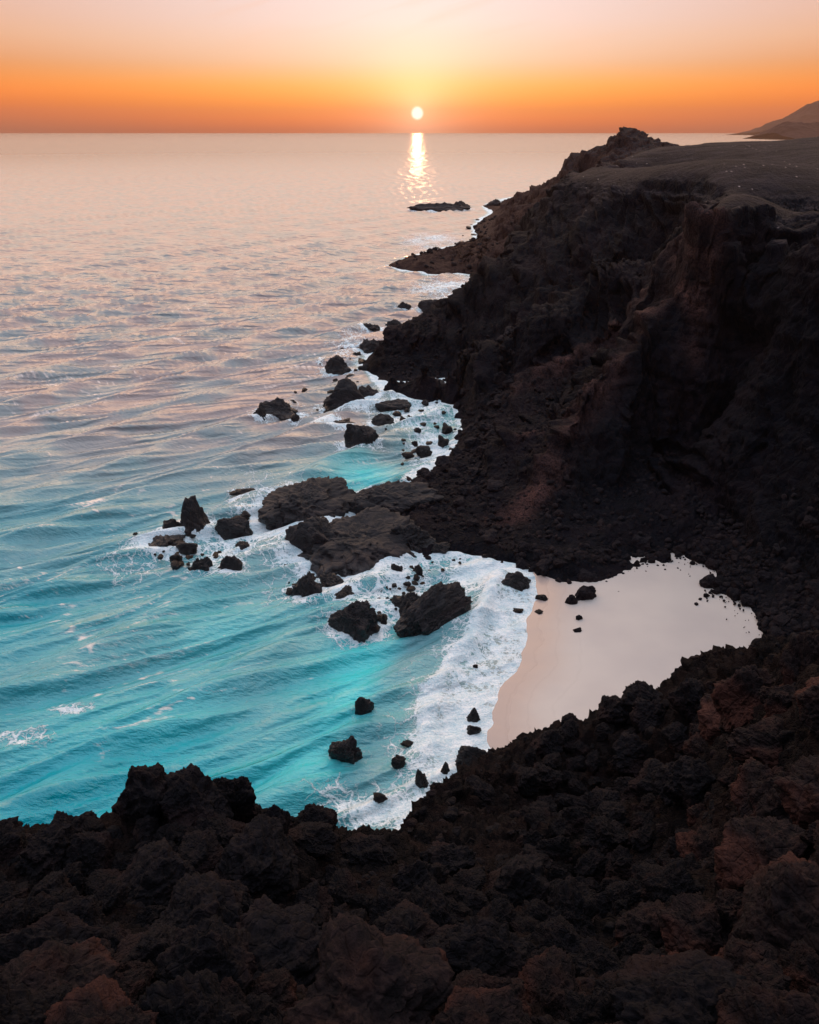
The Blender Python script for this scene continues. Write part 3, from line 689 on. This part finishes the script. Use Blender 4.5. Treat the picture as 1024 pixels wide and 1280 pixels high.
# on the sand
S_ = lambda x, y, w_, h_, lb, sd, st='block': R_(x, y, w_, h_, lb, sd, st, name='beach_rock', foam=0, mat=M_SCREE, on_sand=True)
S_(735, 730, 30, 18, 'dark rock on the sand, farthest of a cluster of three', 121)
S_(731, 752, 32, 22, 'largest dark rock on the sand, middle of a cluster of three', 122)
S_(715, 758, 20, 16, 'small leaning rock on the sand, left of the largest', 123, 'peak')
S_(724, 778, 10, 8, 'small stone alone on the sand below the cluster', 124)
S_(723, 793, 14, 7, 'flat stone on the sand, lowest below the cluster', 125)
S_(865, 713, 8, 5, 'tiny stone at the back of the sand', 121)
S_(889, 743, 27, 20, 'dark rock at the back right rim of the sand', 126)
S_(882, 754, 8, 5, 'pebble on the sand beside the rim rock', 124)
S_(946, 820, 17, 14, 'rock at the right end of the sand, near the lava slope', 127)
S_(957, 828, 8, 6, 'pebble just right of the rock at the right end of the sand', 123)
S_(938, 838, 7, 4, 'pebble on the sand below the rock at the right end', 125)
S_(828, 897, 9, 6, 'small stone on the sand by the edge of the lava slope', 122)
S_(804, 697, 42, 27, 'large boulder lodged at the cliff foot above the sand', 128)

# boulder shore: individuals first, then the rest as loose rubble
rnd = random.Random(5)
def inpoly(x, y, poly):
    c = False; j = len(poly) - 1
    for i in range(len(poly)):
        if (poly[i][1] > y) != (poly[j][1] > y) and x < (poly[j][0] - poly[i][0]) * (y - poly[i][1]) / (poly[j][1] - poly[i][1]) + poly[i][0]: c = not c
        j = i
    return c
W2 = lambda poly: [tuple(Gz(x, y, z)[:2]) for x, y, z in poly]
ZONES = [
    ('mid', W2([(560, 468, 0), (640, 455, 4), (640, 500, 5), (618, 540, 3), (622, 600, 2), (618, 650, 1.5), (640, 690, 1), (600, 680, 0), (560, 665, 0), (520, 640, 0), (480, 610, 0), (545, 590, 0), (560, 560, 0), (575, 530, 0), (570, 500, 0)]), 150,
     'rounded dark boulder in the shore between rock shelf and cliff', 'boulders of the shore below the gully', (.45, 1.5)),
    ('foot', W2([(640, 680, .5), (700, 690, 1.5), (800, 680, 2), (870, 670, 2.5), (900, 712, 1), (860, 692, 1), (800, 703, .8), (740, 709, .6), (680, 716, .3), (640, 705, 0)]), 50,
     'dark boulder along the cliff foot at the back of the sand', 'boulders along the cliff foot', (.35, 1.3)),
    ('cove', W2([(880, 690, 1.5), (930, 660, 5), (1000, 640, 8), (1060, 700, 5), (1080, 800, 3), (1000, 850, 1), (962, 830, .8), (954, 788, .8), (930, 752, 1), (895, 745, 1), (905, 712, 1)]), 95,
     'dark boulder in the rubble fan right of the sand', 'boulders of the rubble fan in the cove', (.3, 1.15)),
]
def norm_at(fn, X, Y, e=.4):
    zx = (fn(np.array([X + e]), np.array([Y]))[0] - fn(np.array([X - e]), np.array([Y]))[0]) / (2 * e)
    zy = (fn(np.array([X]), np.array([Y + e]))[0] - fn(np.array([X]), np.array([Y - e]))[0]) / (2 * e)
    return Vector((-zx, -zy, 1)).normalized()
small_pts = []
for zn, poly, cnt, lb, gr, (s0, s1) in ZONES:
    xs = [p[0] for p in poly]; ys = [p[1] for p in poly]; placed = []; tries = 0
    while len(placed) < cnt and tries < 9000:
        tries += 1; x = rnd.uniform(min(xs), max(xs)); y = rnd.uniform(min(ys), max(ys))
        if not inpoly(x, y, poly): continue
        s = s0 + (s1 - s0) * rnd.random() ** 2.0
        if any(math.hypot(x - a, y - b) < (s + c) * .72 for a, b, c in placed): continue
        placed.append((x, y, s)); z = float(hd_z(np.array([x]), np.array([y]))[0])
        z = max(z, beach_z(x, y) if (zn != 'mid') else 0.0)
        sd = 200 + rnd.randrange(9)
        mx_, my_ = sum(xs) / len(xs), sum(ys) / len(ys); hs = 'small' if s < s0 + .25 * (s1 - s0) else ('mid-sized' if s < s0 + .6 * (s1 - s0) else 'large')
        lb2 = hs + ' ' + lb.replace('rounded dark', 'dark').replace('dark boulder', 'dark boulder', 1) + (', far' if y > my_ else ', near') + (' right part' if x > mx_ else ' left part')
        o = link('boulder', rock_mesh(sd, 5, 'block', M_SCREE, .14), label=lb2, category='boulder', group=gr)
        o.location = (x, y, z + s * .12); o.scale = (s * rnd.uniform(.85, 1.25), s * rnd.uniform(.8, 1.1), s * rnd.uniform(.6, .95)); o.rotation_euler = (rnd.uniform(-.5, .5), rnd.uniform(-.5, .5), rnd.uniform(0, 6.28))
    n = 0
    while n < cnt * 9:
        x = rnd.uniform(min(xs) - 3, max(xs) + 5); y = rnd.uniform(min(ys) - 2, max(ys) + 4)
        if not inpoly(x, y, poly) and rnd.random() < .75: continue
        n += 1
        z = float(hd_z(np.array([x]), np.array([y]))[0])
        if z < -.3 or (zn != 'mid' and z < beach_z(x, y) - .15): continue
        small_pts.append((x, y, z, .12 + .4 * rnd.random() ** 2))
AW = [('shelf', W2([(355, 705, 0), (420, 722, 0), (500, 716, 0), (545, 700, 0), (600, 690, 0), (520, 735, 0), (470, 790, 0), (400, 760, 0), (360, 740, 0)]), 90, 'small wet stone awash below the rock shelf', 'small stones awash below the rock shelf', (.16, .6)),
      ('bay', W2([(470, 486, 0), (560, 484, 0), (590, 540, 0), (560, 590, 0), (500, 585, 0), (480, 540, 0)]), 40, 'small wet stone awash in the middle bay', 'small stones awash in the middle bay', (.25, .7)),
      ('left', W2([(165, 665, 0), (240, 660, 0), (250, 690, 0), (330, 690, 0), (300, 715, 0), (230, 712, 0), (170, 695, 0)]), 48, 'small wet stone awash among the left reef rocks', 'small stones awash in the left reef', (.2, .7)),
      ('spur', W2([(395, 445, 0), (455, 425, 0), (520, 384, 0), (470, 450, 0), (455, 480, 0), (480, 505, 0), (400, 520, 0), (310, 520, 0), (330, 500, 0), (410, 480, 0)]), 62, 'small wet stone awash off the tip of the seaward spur', 'small stones awash off the seaward spur', (.25, .9))]
AW.append(('islet', W2([(503, 262, 0), (520, 256, 0), (594, 254, 0), (596, 262, 0), (545, 268, 0)]), 14, 'dark stone around the long low islet', 'stones around the long low islet', (.6, 2.0)))
AW.append(('far', W2([(485, 334, 0), (520, 340, 0), (590, 343, 0), (622, 338, 0), (600, 318, 0), (606, 298, 0), (600, 270, 0), (575, 290, 0), (560, 306, 0), (500, 324, 0)]), 46, 'dark stone along the water line of the far rocky point', 'stones along the far rocky point', (.5, 1.7)))
for zn, poly, cnt, lb, gr, (s0, s1) in AW:
    xs = [p[0] for p in poly]; ys = [p[1] for p in poly]; k = 0
    while k < cnt:
        x = rnd.uniform(min(xs), max(xs)); y = rnd.uniform(min(ys), max(ys))
        if not inpoly(x, y, poly): continue
        k += 1; s = s0 + (s1 - s0) * rnd.random() ** 2
        o = link('stone', rock_mesh(200 + rnd.randrange(9), 3, 'block', M_SEA_ROCK, .14), label=lb, category='stone', group=gr)
        o.location = (x, y, .05); o.scale = (s * rnd.uniform(.9, 1.5), s, s * rnd.uniform(.5, .8)); o.rotation_euler = (0, 0, rnd.uniform(0, 6.28)); foam_src.append((x, y, s, .55, 1.0))
RIM = [Gz(*q) for q in [(676, 712, .3), (740, 705, 1), (800, 698, 1.2), (862, 690, 1.3), (900, 706, 1.2), (896, 742, 1), (940, 750, 1.1), (964, 790, 1), (972, 826, .9), (950, 850, .8), (900, 872, .7), (800, 905, .5), (700, 925, .3)]]
for p, q in zip(RIM[:-1], RIM[1:]):
    for _ in range(26):
        f = rnd.random(); off = abs(rnd.gauss(0, 1.3)); cx_, cy_ = 24.0, 66.0
        x = p[0] + (q[0] - p[0]) * f; y = p[1] + (q[1] - p[1]) * f; L_ = math.hypot(cx_ - x, cy_ - y)
        x += (cx_ - x) / L_ * off; y += (cy_ - y) / L_ * off
        small_pts.append((x, y, beach_z(x, y) - .03, .05 + .16 * rnd.random() ** 2))
# talus scattered on the spur flanks and the far point
for (x0, x1, y0, y1, n, lo, hi, s0, s1) in [(-5, 60, 85, 175, 4200, .4, 26, .12, .5), (-10, 130, 250, 470, 1600, .1, 14, .4, 1.6), (30, 75, 60, 100, 1800, 1, 14, .12, .45)]:
    X = np.array([rnd.uniform(x0, x1) for _ in range(n)]); Y = np.array([rnd.uniform(y0, y1) for _ in range(n)]); Z = hd_z(X, Y)
    sx = (hd_z(X + .6, Y) - hd_z(X - .6, Y)) / 1.2; sy = (hd_z(X, Y + .6) - hd_z(X, Y - .6)) / 1.2; sl_ = np.hypot(sx, sy)
    for a, b, c, q in zip(X, Y, Z, sl_):
        if lo < c < hi and q < .75: small_pts.append((a, b, c, s0 + (s1 - s0) * rnd.random() ** 2.5))
def rubble(name, pts, mat, sub=3, seed=1, nshape=6):
    shp = [rock_shape(300 + seed + k, sub, planes=12, rough=.13) for k in range(nshape)]
    r = np.random.RandomState(seed); VV = []; FFc = []; off = 0
    for i, (x, y, z, s) in enumerate(pts):
        P, F = shp[i % nshape]
        Q = np.linalg.qr(r.normal(size=(3, 3)))[0]
        VV.append((P * (s * r.uniform(.8, 1.25), s * r.uniform(.8, 1.1), s * r.uniform(.6, .9))) @ Q.T + (x, y, z + s * .15)); FFc.append(F + off); off += len(P)
    return mesh_np(name, np.concatenate(VV), np.concatenate(FFc), mat)
link('rubble', rubble('rubble', small_pts, M_SCREE, 2), kind='stuff', label='small dark rubble strewn between the boulders and over the cliff flanks', category='rubble')

# ---- lava boulders of the near slope
def fg_hit(px, py):
    Y = np.geomspace(4, 66, 900); u, y, zz = ray(px, py); c = Y / y
    X = u * c; Z = H + zz * c; g = fg_z(X, Y); i = np.argmax(Z < g)
    return (X[i], Y[i], g[i], c[i]) if (Z < g).any() else None
fgp = []
def lava(px, py, wpx, label=None, red=False, seed=1, dep=.9, hk=.8, rot=None, group=None, sink=.0, style='block'):
    h = fg_hit(px, py)
    if h is None: return None
    X, Y, Z, c = h; W = wpx * c / 1000 / 2
    if any(math.hypot(X - a, Y - b) < (W + r) * .62 for a, b, r in fgp) and group: return None
    fgp.append((X, Y, W))
    o = link('lava_boulder', rock_mesh(seed, 6, style, M_LAVA_RED if red else M_LAVA, .17), label=label, category='boulder')
    if group: o['group'] = group
    r = random.Random(seed + int(px) * 3)
    o.location = (X, Y, Z + W * (.24 - sink)); o.scale = (W, W * dep, W * hk)
    o.rotation_euler = (r.uniform(-.4, .4), r.uniform(-.4, .4), rot if rot is not None else r.uniform(0, 6.28))
    return o
SHORT = {}
HERO = [(185, 1012, 100, 'blunt tower of black lava at the left of the skyline peaks', 0, 401, 1.15), (240, 1020, 110, 'broad black lava peak, highest on the left skyline', 0, 402, .95), (295, 1015, 80, 'pointed black lava boulder at the right of the skyline peaks', 0, 403, 1.5),
        (338, 1050, 66, 'upright lava boulder right of the skyline peaks', 0, 404, 1.3), (120, 1075, 75, 'knobbly lava boulder at the notch left of the skyline peaks', 0, 405, 1.0), (70, 1070, 90, 'rough lava boulder near the left frame edge on the skyline', 0, 401, .9),
        (10, 1075, 90, 'black lava boulder cut by the left frame edge', 0, 403, .9), (325, 1095, 135, 'large smooth-backed lava boulder below the skyline peaks', 0, 406, .8), (200, 1130, 150, 'big slanting lava slab in the lower left', 0, 407, .8),
        (400, 1040, 70, 'small lava boulder on the skyline above the foam', 0, 405, .9), (460, 1075, 80, 'low brown lava boulder left of the dip in the skyline', 0, 402, .7), (60, 1255, 180, 'reddish lava boulder in the bottom left corner', 1, 408, .7),
        (215, 1275, 90, 'small reddish lava boulder at the bottom edge, left', 1, 409, .7), (350, 1225, 190, 'wide dark lava boulder at the bottom, left of centre', 0, 407, .6), (500, 1190, 120, 'dark lava boulder at the bottom centre', 0, 406, .7),
        (645, 1125, 120, 'rounded dark lava boulder right of centre', 0, 404, .9), (590, 1262, 90, 'small red-topped lava boulder at the bottom edge, centre', 1, 408, .7), (690, 1262, 120, 'red lava boulder at the bottom edge, right of centre', 1, 409, .8),
        (810, 1180, 120, 'brown-red lava boulder left of the tall red outcrop', 1, 406, .8), (850, 1245, 110, 'knobbly red lava boulder under the tall red outcrop', 1, 402, .9), (750, 1220, 90, 'dark boulder between the two red ones at the bottom', 0, 403, .8),
        (960, 1010, 110, 'red-brown lava boulder on the right, topping the tall outcrop', 1, 407, .9), (955, 1090, 130, 'tall red-brown lava outcrop block at the right, upper part', 1, 404, 1.0), (990, 1180, 190, 'huge dark red lava outcrop at the right frame edge', 1, 406, 1.1),
        (945, 1260, 120, 'red lava boulder in the bottom right', 1, 401, .9), (1005, 850, 70, 'bright rust-red lava spire at the right frame edge', 1, 403, 1.6), (975, 885, 60, 'small rust-red lava block left of the rust-red spire', 1, 405, 1.2),
        (870, 990, 90, 'dark lava boulder left of the red-brown outcrop', 0, 402, .9), (710, 975, 26, 'small pale grey boulder lying alone on the dark slope', 0, 404, .8), (860, 885, 60, 'blocky dark lava knob on the rim above the sand', 0, 405, 1.2),
        (960, 950, 110, 'wide brown-red lava boulder below the rust-red spire', 1, 409, .7), (600, 1000, 60, 'dark lava boulder on the rim beside the surf', 0, 406, .8)]
for i, (x, y, w_, lb, rd, sd, hk) in enumerate(HERO): lava(x, y, w_, lb, bool(rd), sd, hk=hk, sink=.05)
n = 0; tries = 0
while n < 255 and tries < 7000:
    tries += 1; x = rnd.uniform(-40, 1060) if rnd.random() < .84 else rnd.choice((rnd.uniform(-300, -40), rnd.uniform(1060, 1250))); y = rnd.uniform(890, 1330)
    h = fg_hit(x, y)
    if h is None or (425 < x < 650 and y < 1085): continue
    m_ = rnd.uniform(.4, 1.0) ** 1.4 * (1.25 if h[1] < 14 else 1.7 if h[1] < 30 else 1.8); wpx = 2 * m_ * 1000 / h[3]
    if wpx < 22: continue
    right = x > 870 or (y > 1230 and rnd.random() < .4)
    z_ = 'left skyline ridge' if x < 480 else ('middle of the slope' if x < 870 else 'right-hand outcrop')
    hx, hy, hw, hl = min(((q[0], q[1], q[2], q[3]) for q in HERO), key=lambda q: math.hypot(q[0] - x, q[1] - y))
    way = ('left of' if x < hx else 'right of') if abs(x - hx) > abs(y - hy) else ('above' if y < hy else 'below')
    size = 'small' if wpx < 45 else ('mid-sized' if wpx < 80 else 'large')
    o = lava(x, y, wpx, '%s %s lava boulder %s the %s' % (size, 'reddish' if right else 'black', way, ' '.join(hl.replace(',', '').split()[:9])), right, 401 + rnd.randrange(9), hk=rnd.uniform(.6, 1.1), dep=rnd.uniform(.7, 1.1), group='lava boulders of the near slope')
    if o: n += 1
pts = []
for _ in range(6000):
    x = rnd.uniform(-80, 1100); y = rnd.uniform(900, 1330)
    u, yy, zz = ray(x, y)
    Y = 4 * (60 / 4) ** rnd.random(); a = u / yy; X = a * Y
    pts.append((X, Y, 0, (.05 + .24 * rnd.random() ** 2) * min(1.6, max(.6, Y / 18))))
zz_ = fg_z(np.array([p[0] for p in pts]), np.array([p[1] for p in pts]))
pts = [(p[0], p[1], z, p[3]) for p, z in zip(pts, zz_) if z > .5]
link('lava_rubble', rubble('lava_rubble', pts, M_LAVA, 3, 9), kind='stuff', label='small black lava rubble filling the gaps between the near boulders', category='rubble')

# ------------------------------------------------------------------ sea
na, nr = 1150, 1000
a = np.linspace(-1.25, 1.0, na)
pyv = np.concatenate([np.linspace(1150, 172, nr - 60), 163.0 + np.geomspace(9, 2.4, 61)[1:]])
_, ry, rz = ray(0 * pyv, pyv); Yr = ry * (-H / rz); Yr = np.minimum(Yr, 16000.)
Y = Yr[None, :] + 0 * a[:, None]; X = a[:, None] * Y
ca, cb = .81, -.58     # swell travels this way
s_ = X * ca + Y * cb; c_ = X * -cb + Y * ca
warp = 2.2 * fbm(X * .022, Y * .022, o=3); fadeY = 1 - sstep(Y, 250, 1400)
# distance to solid ground and rocks
hz = hd_z(np.clip(X, -200, 400), np.clip(Y, 46, 790))
hz = np.where((Y < 46) | (Y > 780) | (a[:, None] < -.33), -9., hz)
sd = shore_sd(X, Y)
near = (Y < 83) & (X > -12) & (X < 60)
land = sstep(hz, -2.4, -.3)
bsh = np.where(near & (Y > 40), np.exp(-np.maximum(-sd, 0) / 6.5), 0)
rk = np.zeros_like(X); rkw = np.zeros_like(X); sub = Y < 700
for (fx, fy, r, k, dr) in foam_src:
    i0, i1 = np.searchsorted(Yr, [fy - r * 5, fy + r * 5]) if Yr[0] < Yr[-1] else (0, nr)
    sl_ = slice(max(0, i0), min(nr, i1))
    d = np.hypot(X[:, sl_] - fx, (Y[:, sl_] - fy) / max(dr, .5)) / r
    rk[:, sl_] = np.maximum(rk[:, sl_], k * np.exp(-np.maximum(d - .9, 0) * (1.3 if r > 2 else .9)))
    rkw[:, sl_] = np.maximum(rkw[:, sl_], np.exp(-np.maximum(d - .95, 0) * 3.5))
calm = np.clip(1 - np.maximum(bsh, land * .8), 0.05, 1)
ph = s_ / 13.0 * 2 * math.pi + warp * .4
amp = (.72 + .45 * fbm(s_ * .045 + 5, c_ * .011, o=2)).clip(.1, 1)
Z = .62 * amp * (np.exp(1.7 * np.sin(ph)) / 2 - 1.0)
ph2 = s_ / 31 * 2 * math.pi + warp * .9 + 1; Z = Z + .3 * np.sin(ph2)
u2 = X * .93 + Y * .37; v2 = X * -.37 + Y * .93
u3 = X * .78 + Y * .63; v3 = X * -.63 + Y * .78
wx = .35 * fbm(X * .12, Y * .12, o=2)
Z = Z + .05 * (ridged(u2 * .13 + wx, v2 * .42 + wx, o=3, r=.55) - 1)
Z = Z + .03 * (ridged(u3 * .32 - wx, v3 * .85 + wx, o=3, r=.6) - 1)
rowstep = np.gradient(Yr)[None, :]; rowstep = np.abs(rowstep); trs = np.zeros_like(X)
for k_, (phi, lam, st_) in enumerate([(26, 3.6, .42), (29, 2.5, .20), (22, 5.4, .16), (34, 1.9, .10), (46, 7.0, .10)]):
    cx, cy = -math.sin(math.radians(phi)), math.cos(math.radians(phi))
    p_ = (X * cx + Y * cy) * 2 * math.pi / lam + 3.2 * fbm(u2 * .012 + k_ * 9, v2 * .03, o=2) / lam ** .5 + .35 * fbm(u2 * .07 + k_, v2 * .12, o=2)
    gm = (.85 + .5 * fbm(u2 * .022 + 3 * k_, v2 * .085 - k_, o=2)).clip(.15, 1.5)
    wgt = np.clip(lam * .94 / (2.6 * rowstep) - .15, 0, 1)
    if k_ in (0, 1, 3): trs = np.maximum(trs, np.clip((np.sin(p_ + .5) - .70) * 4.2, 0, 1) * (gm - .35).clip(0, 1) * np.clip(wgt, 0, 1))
    Z = Z + wgt * gm * st_ * lam / (2 * math.pi) * (np.exp(1.1 * np.sin(p_)) - 1.3)
Z = Z + .03 * fbm(u2 * 1.1, v2 * 2.2, o=2)
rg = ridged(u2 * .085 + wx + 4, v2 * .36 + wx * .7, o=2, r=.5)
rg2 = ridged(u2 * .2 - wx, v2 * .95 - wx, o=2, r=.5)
painted_glint = np.clip((rg - 1.12) * 3.2, 0, 1) * .9 + np.clip((rg2 - 1.15) * 3.2, 0, 1) * .75  # mask of crest lines that carry the painted sky reflections
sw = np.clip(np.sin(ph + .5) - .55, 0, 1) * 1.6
painted_glint = np.maximum(painted_glint, sw * amp * (.4 + .8 * np.clip(rg2 - .9, 0, 1)))
painted_glint = np.maximum(painted_glint, trs * (.45 + .9 * fbm(X * .07 + 20, Y * .07, o=3)).clip(0, 1))
painted_glint = painted_glint * (.6 + .6 * fbm(X * .05 + 8, Y * .05, o=2)).clip(.15, 1) * (1 - .75 * sstep(Y, 120, 400))
Z = Z + .14 * (rg - 1)
Z = Z * calm * (.45 + .55 * fadeY)
# a breaker turning onto the sand
br = np.exp(-((-sd - 5.2 - 1.2 * fbm(X * .08, Y * .08, o=2)) / 1.2) ** 2) * near * (Y < 78) * sstep(Y, 44, 52)
Z = Z + .7 * br
Z = np.where(near & (sd > -3), Z * sstep(-sd, -.5, 3), Z)
n1 = fbm(X * .09 + 3, Y * .09, o=3)
foam = np.maximum(land * .92, rk * .8)
foam = np.maximum(foam, np.where(near, np.exp(-(np.maximum(-sd - 4.0, 0) / 4.2) ** 1.5) * .86, 0))
def blob(px, py, rx, ry_, k):
    g = Gz(px, py); c = cdepth(px, py); sy = abs(Gz(px, py - 5)[1] - Gz(px, py + 5)[1]) / 10
    return k * np.exp(-(((X - g[0]) / (rx * c / 1000)) ** 2 + ((Y - g[1]) / (ry_ * sy)) ** 2))
for q in [(330, 650, 45, 40, .95), (280, 690, 60, 30, .7), (360, 690, 35, 35, .7), (345, 735, 50, 30, .4), (500, 730, 60, 35, .9), (470, 760, 50, 30, .7), (600, 710, 70, 40, .9), (620, 780, 50, 60, .9), (590, 860, 50, 60, .85),
          (560, 940, 50, 60, .85), (470, 1005, 70, 28, .95), (420, 990, 50, 25, .6), (510, 870, 40, 50, .3), (520, 500, 60, 50, .75), (540, 560, 40, 35, .8), (470, 560, 50, 20, .3), (440, 430, 40, 30, .5), (560, 360, 60, 16, .6),
          (540, 300, 60, 16, .5), (600, 345, 40, 10, .6), (170, 700, 60, 40, .45), (90, 885, 30, 12, .6), (30, 920, 40, 14, .6), (310, 600, 60, 20, .4), (400, 730, 40, 40, .6)]:
    foam = np.maximum(foam, blob(*q))
crest = np.clip(np.sin(ph) - .86, 0, 1) * 2.6 * sstep(amp, .55, .9)
n5 = ridged(X * .3, Y * .3, o=3) - 1.1
foam = np.maximum(foam * (.95 +   .30 * n1 + .26 * n5), crest * .5 * fadeY * (Y < 200))
foam = np.maximum(foam, br * .95)
dist = Y
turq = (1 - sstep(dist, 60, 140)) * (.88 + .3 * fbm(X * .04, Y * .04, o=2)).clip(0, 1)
shal = np.maximum.reduce([blob(470, 860, 110, 90, .9), blob(420, 960, 120, 60, .7), blob(455, 590, 60, 25, .9), blob(300, 780, 180, 60, .35), blob(540, 500, 60, 60, .6), .6 * land, blob(200, 900, 200, 60, .3)])
trough = np.exp(-((-sd - 9.5) / 2.2) ** 2) * near * (Y < 76)
shal = np.clip(shal + .25 * n1 * shal - .7 * trough, 0, 1)
sandy = np.clip(np.where(near & (Y > 40), np.exp(-(np.maximum(-sd, 0) / 5.5) ** 2), 0) * .85 + blob(545, 890, 35, 50, .5), 0, .9)
Z += .10 * rkw * calm
P = np.stack([X, Y, Z], -1)
F = grid_faces(na, nr)[:, ::-1]
link('sea', mesh_np('sea', P.reshape(-1, 3), F, M_SEA, attrs={'foam': foam.clip(0, 1.2), 'shallow': shal, 'turq': turq, 'sandy': sandy, 'painted_glint': painted_glint * calm}), kind='structure')

# ------------------------------------------------------------------ far mountains
def far_range(name, prof, Yc, depth, seed, mat):
    pr = [Gy(x, y, Yc) for x, y in prof]; xs = np.array([p[0] for p in pr]); zs = np.array([p[2] for p in pr])
    gx = np.linspace(xs[0], xs[-1], 420); gy = np.linspace(-1, 1, 120)
    GX, GY = np.meshgrid(gx, gy, indexing='ij')
    top = np.interp(GX, xs, zs); k = 1 - np.abs(GY) ** 1.3
    n = ridged(GX / depth * 2.2 + seed, GY * 1.6, o=5, r=.55) - 1.1
    Zz = top * k + n * top.max() * .16 * np.clip(1 - np.abs(GY), 0, 1) * (np.abs(GY) > .03) * np.clip(top / top.max() * 2, 0, 1) - 3
    V = np.stack([GX + 0 * GY, Yc + GY * depth, Zz], -1)
    link(name, mesh_np(name, V.reshape(-1, 3), grid_faces(420, 120), mat), kind='structure')
M_FAR, t_, b_ = new_mat('far_rock')
t_.put(b_.inputs['Base Color'], t_.mix(t_.smooth(t_.noise(t_.new('ShaderNodeNewGeometry').outputs['Position'], .004, 6, .6), .35, .65), (.012, .009, .012), (.026, .018, .022)))
b_.inputs['Roughness'].default_value = .95; b_.inputs['Specular IOR Level'].default_value = .03
far_range('hills', [(952, 165), (962, 161), (972, 154), (987, 148), (1000, 141), (1012, 134), (1024, 126), (1060, 122), (1110, 118), (1200, 124), (1400, 130), (1500, 163)], 9000, 1100, 3.3, M_FAR)
far_range('coast_hills', [(962, 166), (968, 161), (978, 156), (990, 154), (1010, 152.5), (1024, 154), (1060, 150), (1150, 140), (1300, 150), (1400, 165)], 5000, 420, 8.1, M_FAR)

# ------------------------------------------------------------------ sea haze
import bmesh
bm = bmesh.new(); bmesh.ops.create_cube(bm, size=1.0)
hm = bpy.data.meshes.new('haze'); 
for v in bm.verts: v.co = (v.co.x * 33000, v.co.y * 33000, v.co.z * 402 + 193)
bm.to_mesh(hm); bm.free()
m = bpy.data.materials.new('haze'); m.use_nodes = True; t = NT(m.node_tree); t.n.clear()
pv = t.new('ShaderNodeVolumePrincipled'); pv.inputs['Color'].default_value = (.54, .34, .25, 1); pv.inputs['Density'].default_value = 0.00005; pv.inputs['Anisotropy'].default_value = .45
oo = t.new('ShaderNodeOutputMaterial'); t.l.new(pv.outputs[0], oo.inputs['Volume'])
hm.materials.append(m)
link('haze', hm, kind='stuff', label='thin warm sea haze over the far water and coast', category='haze')
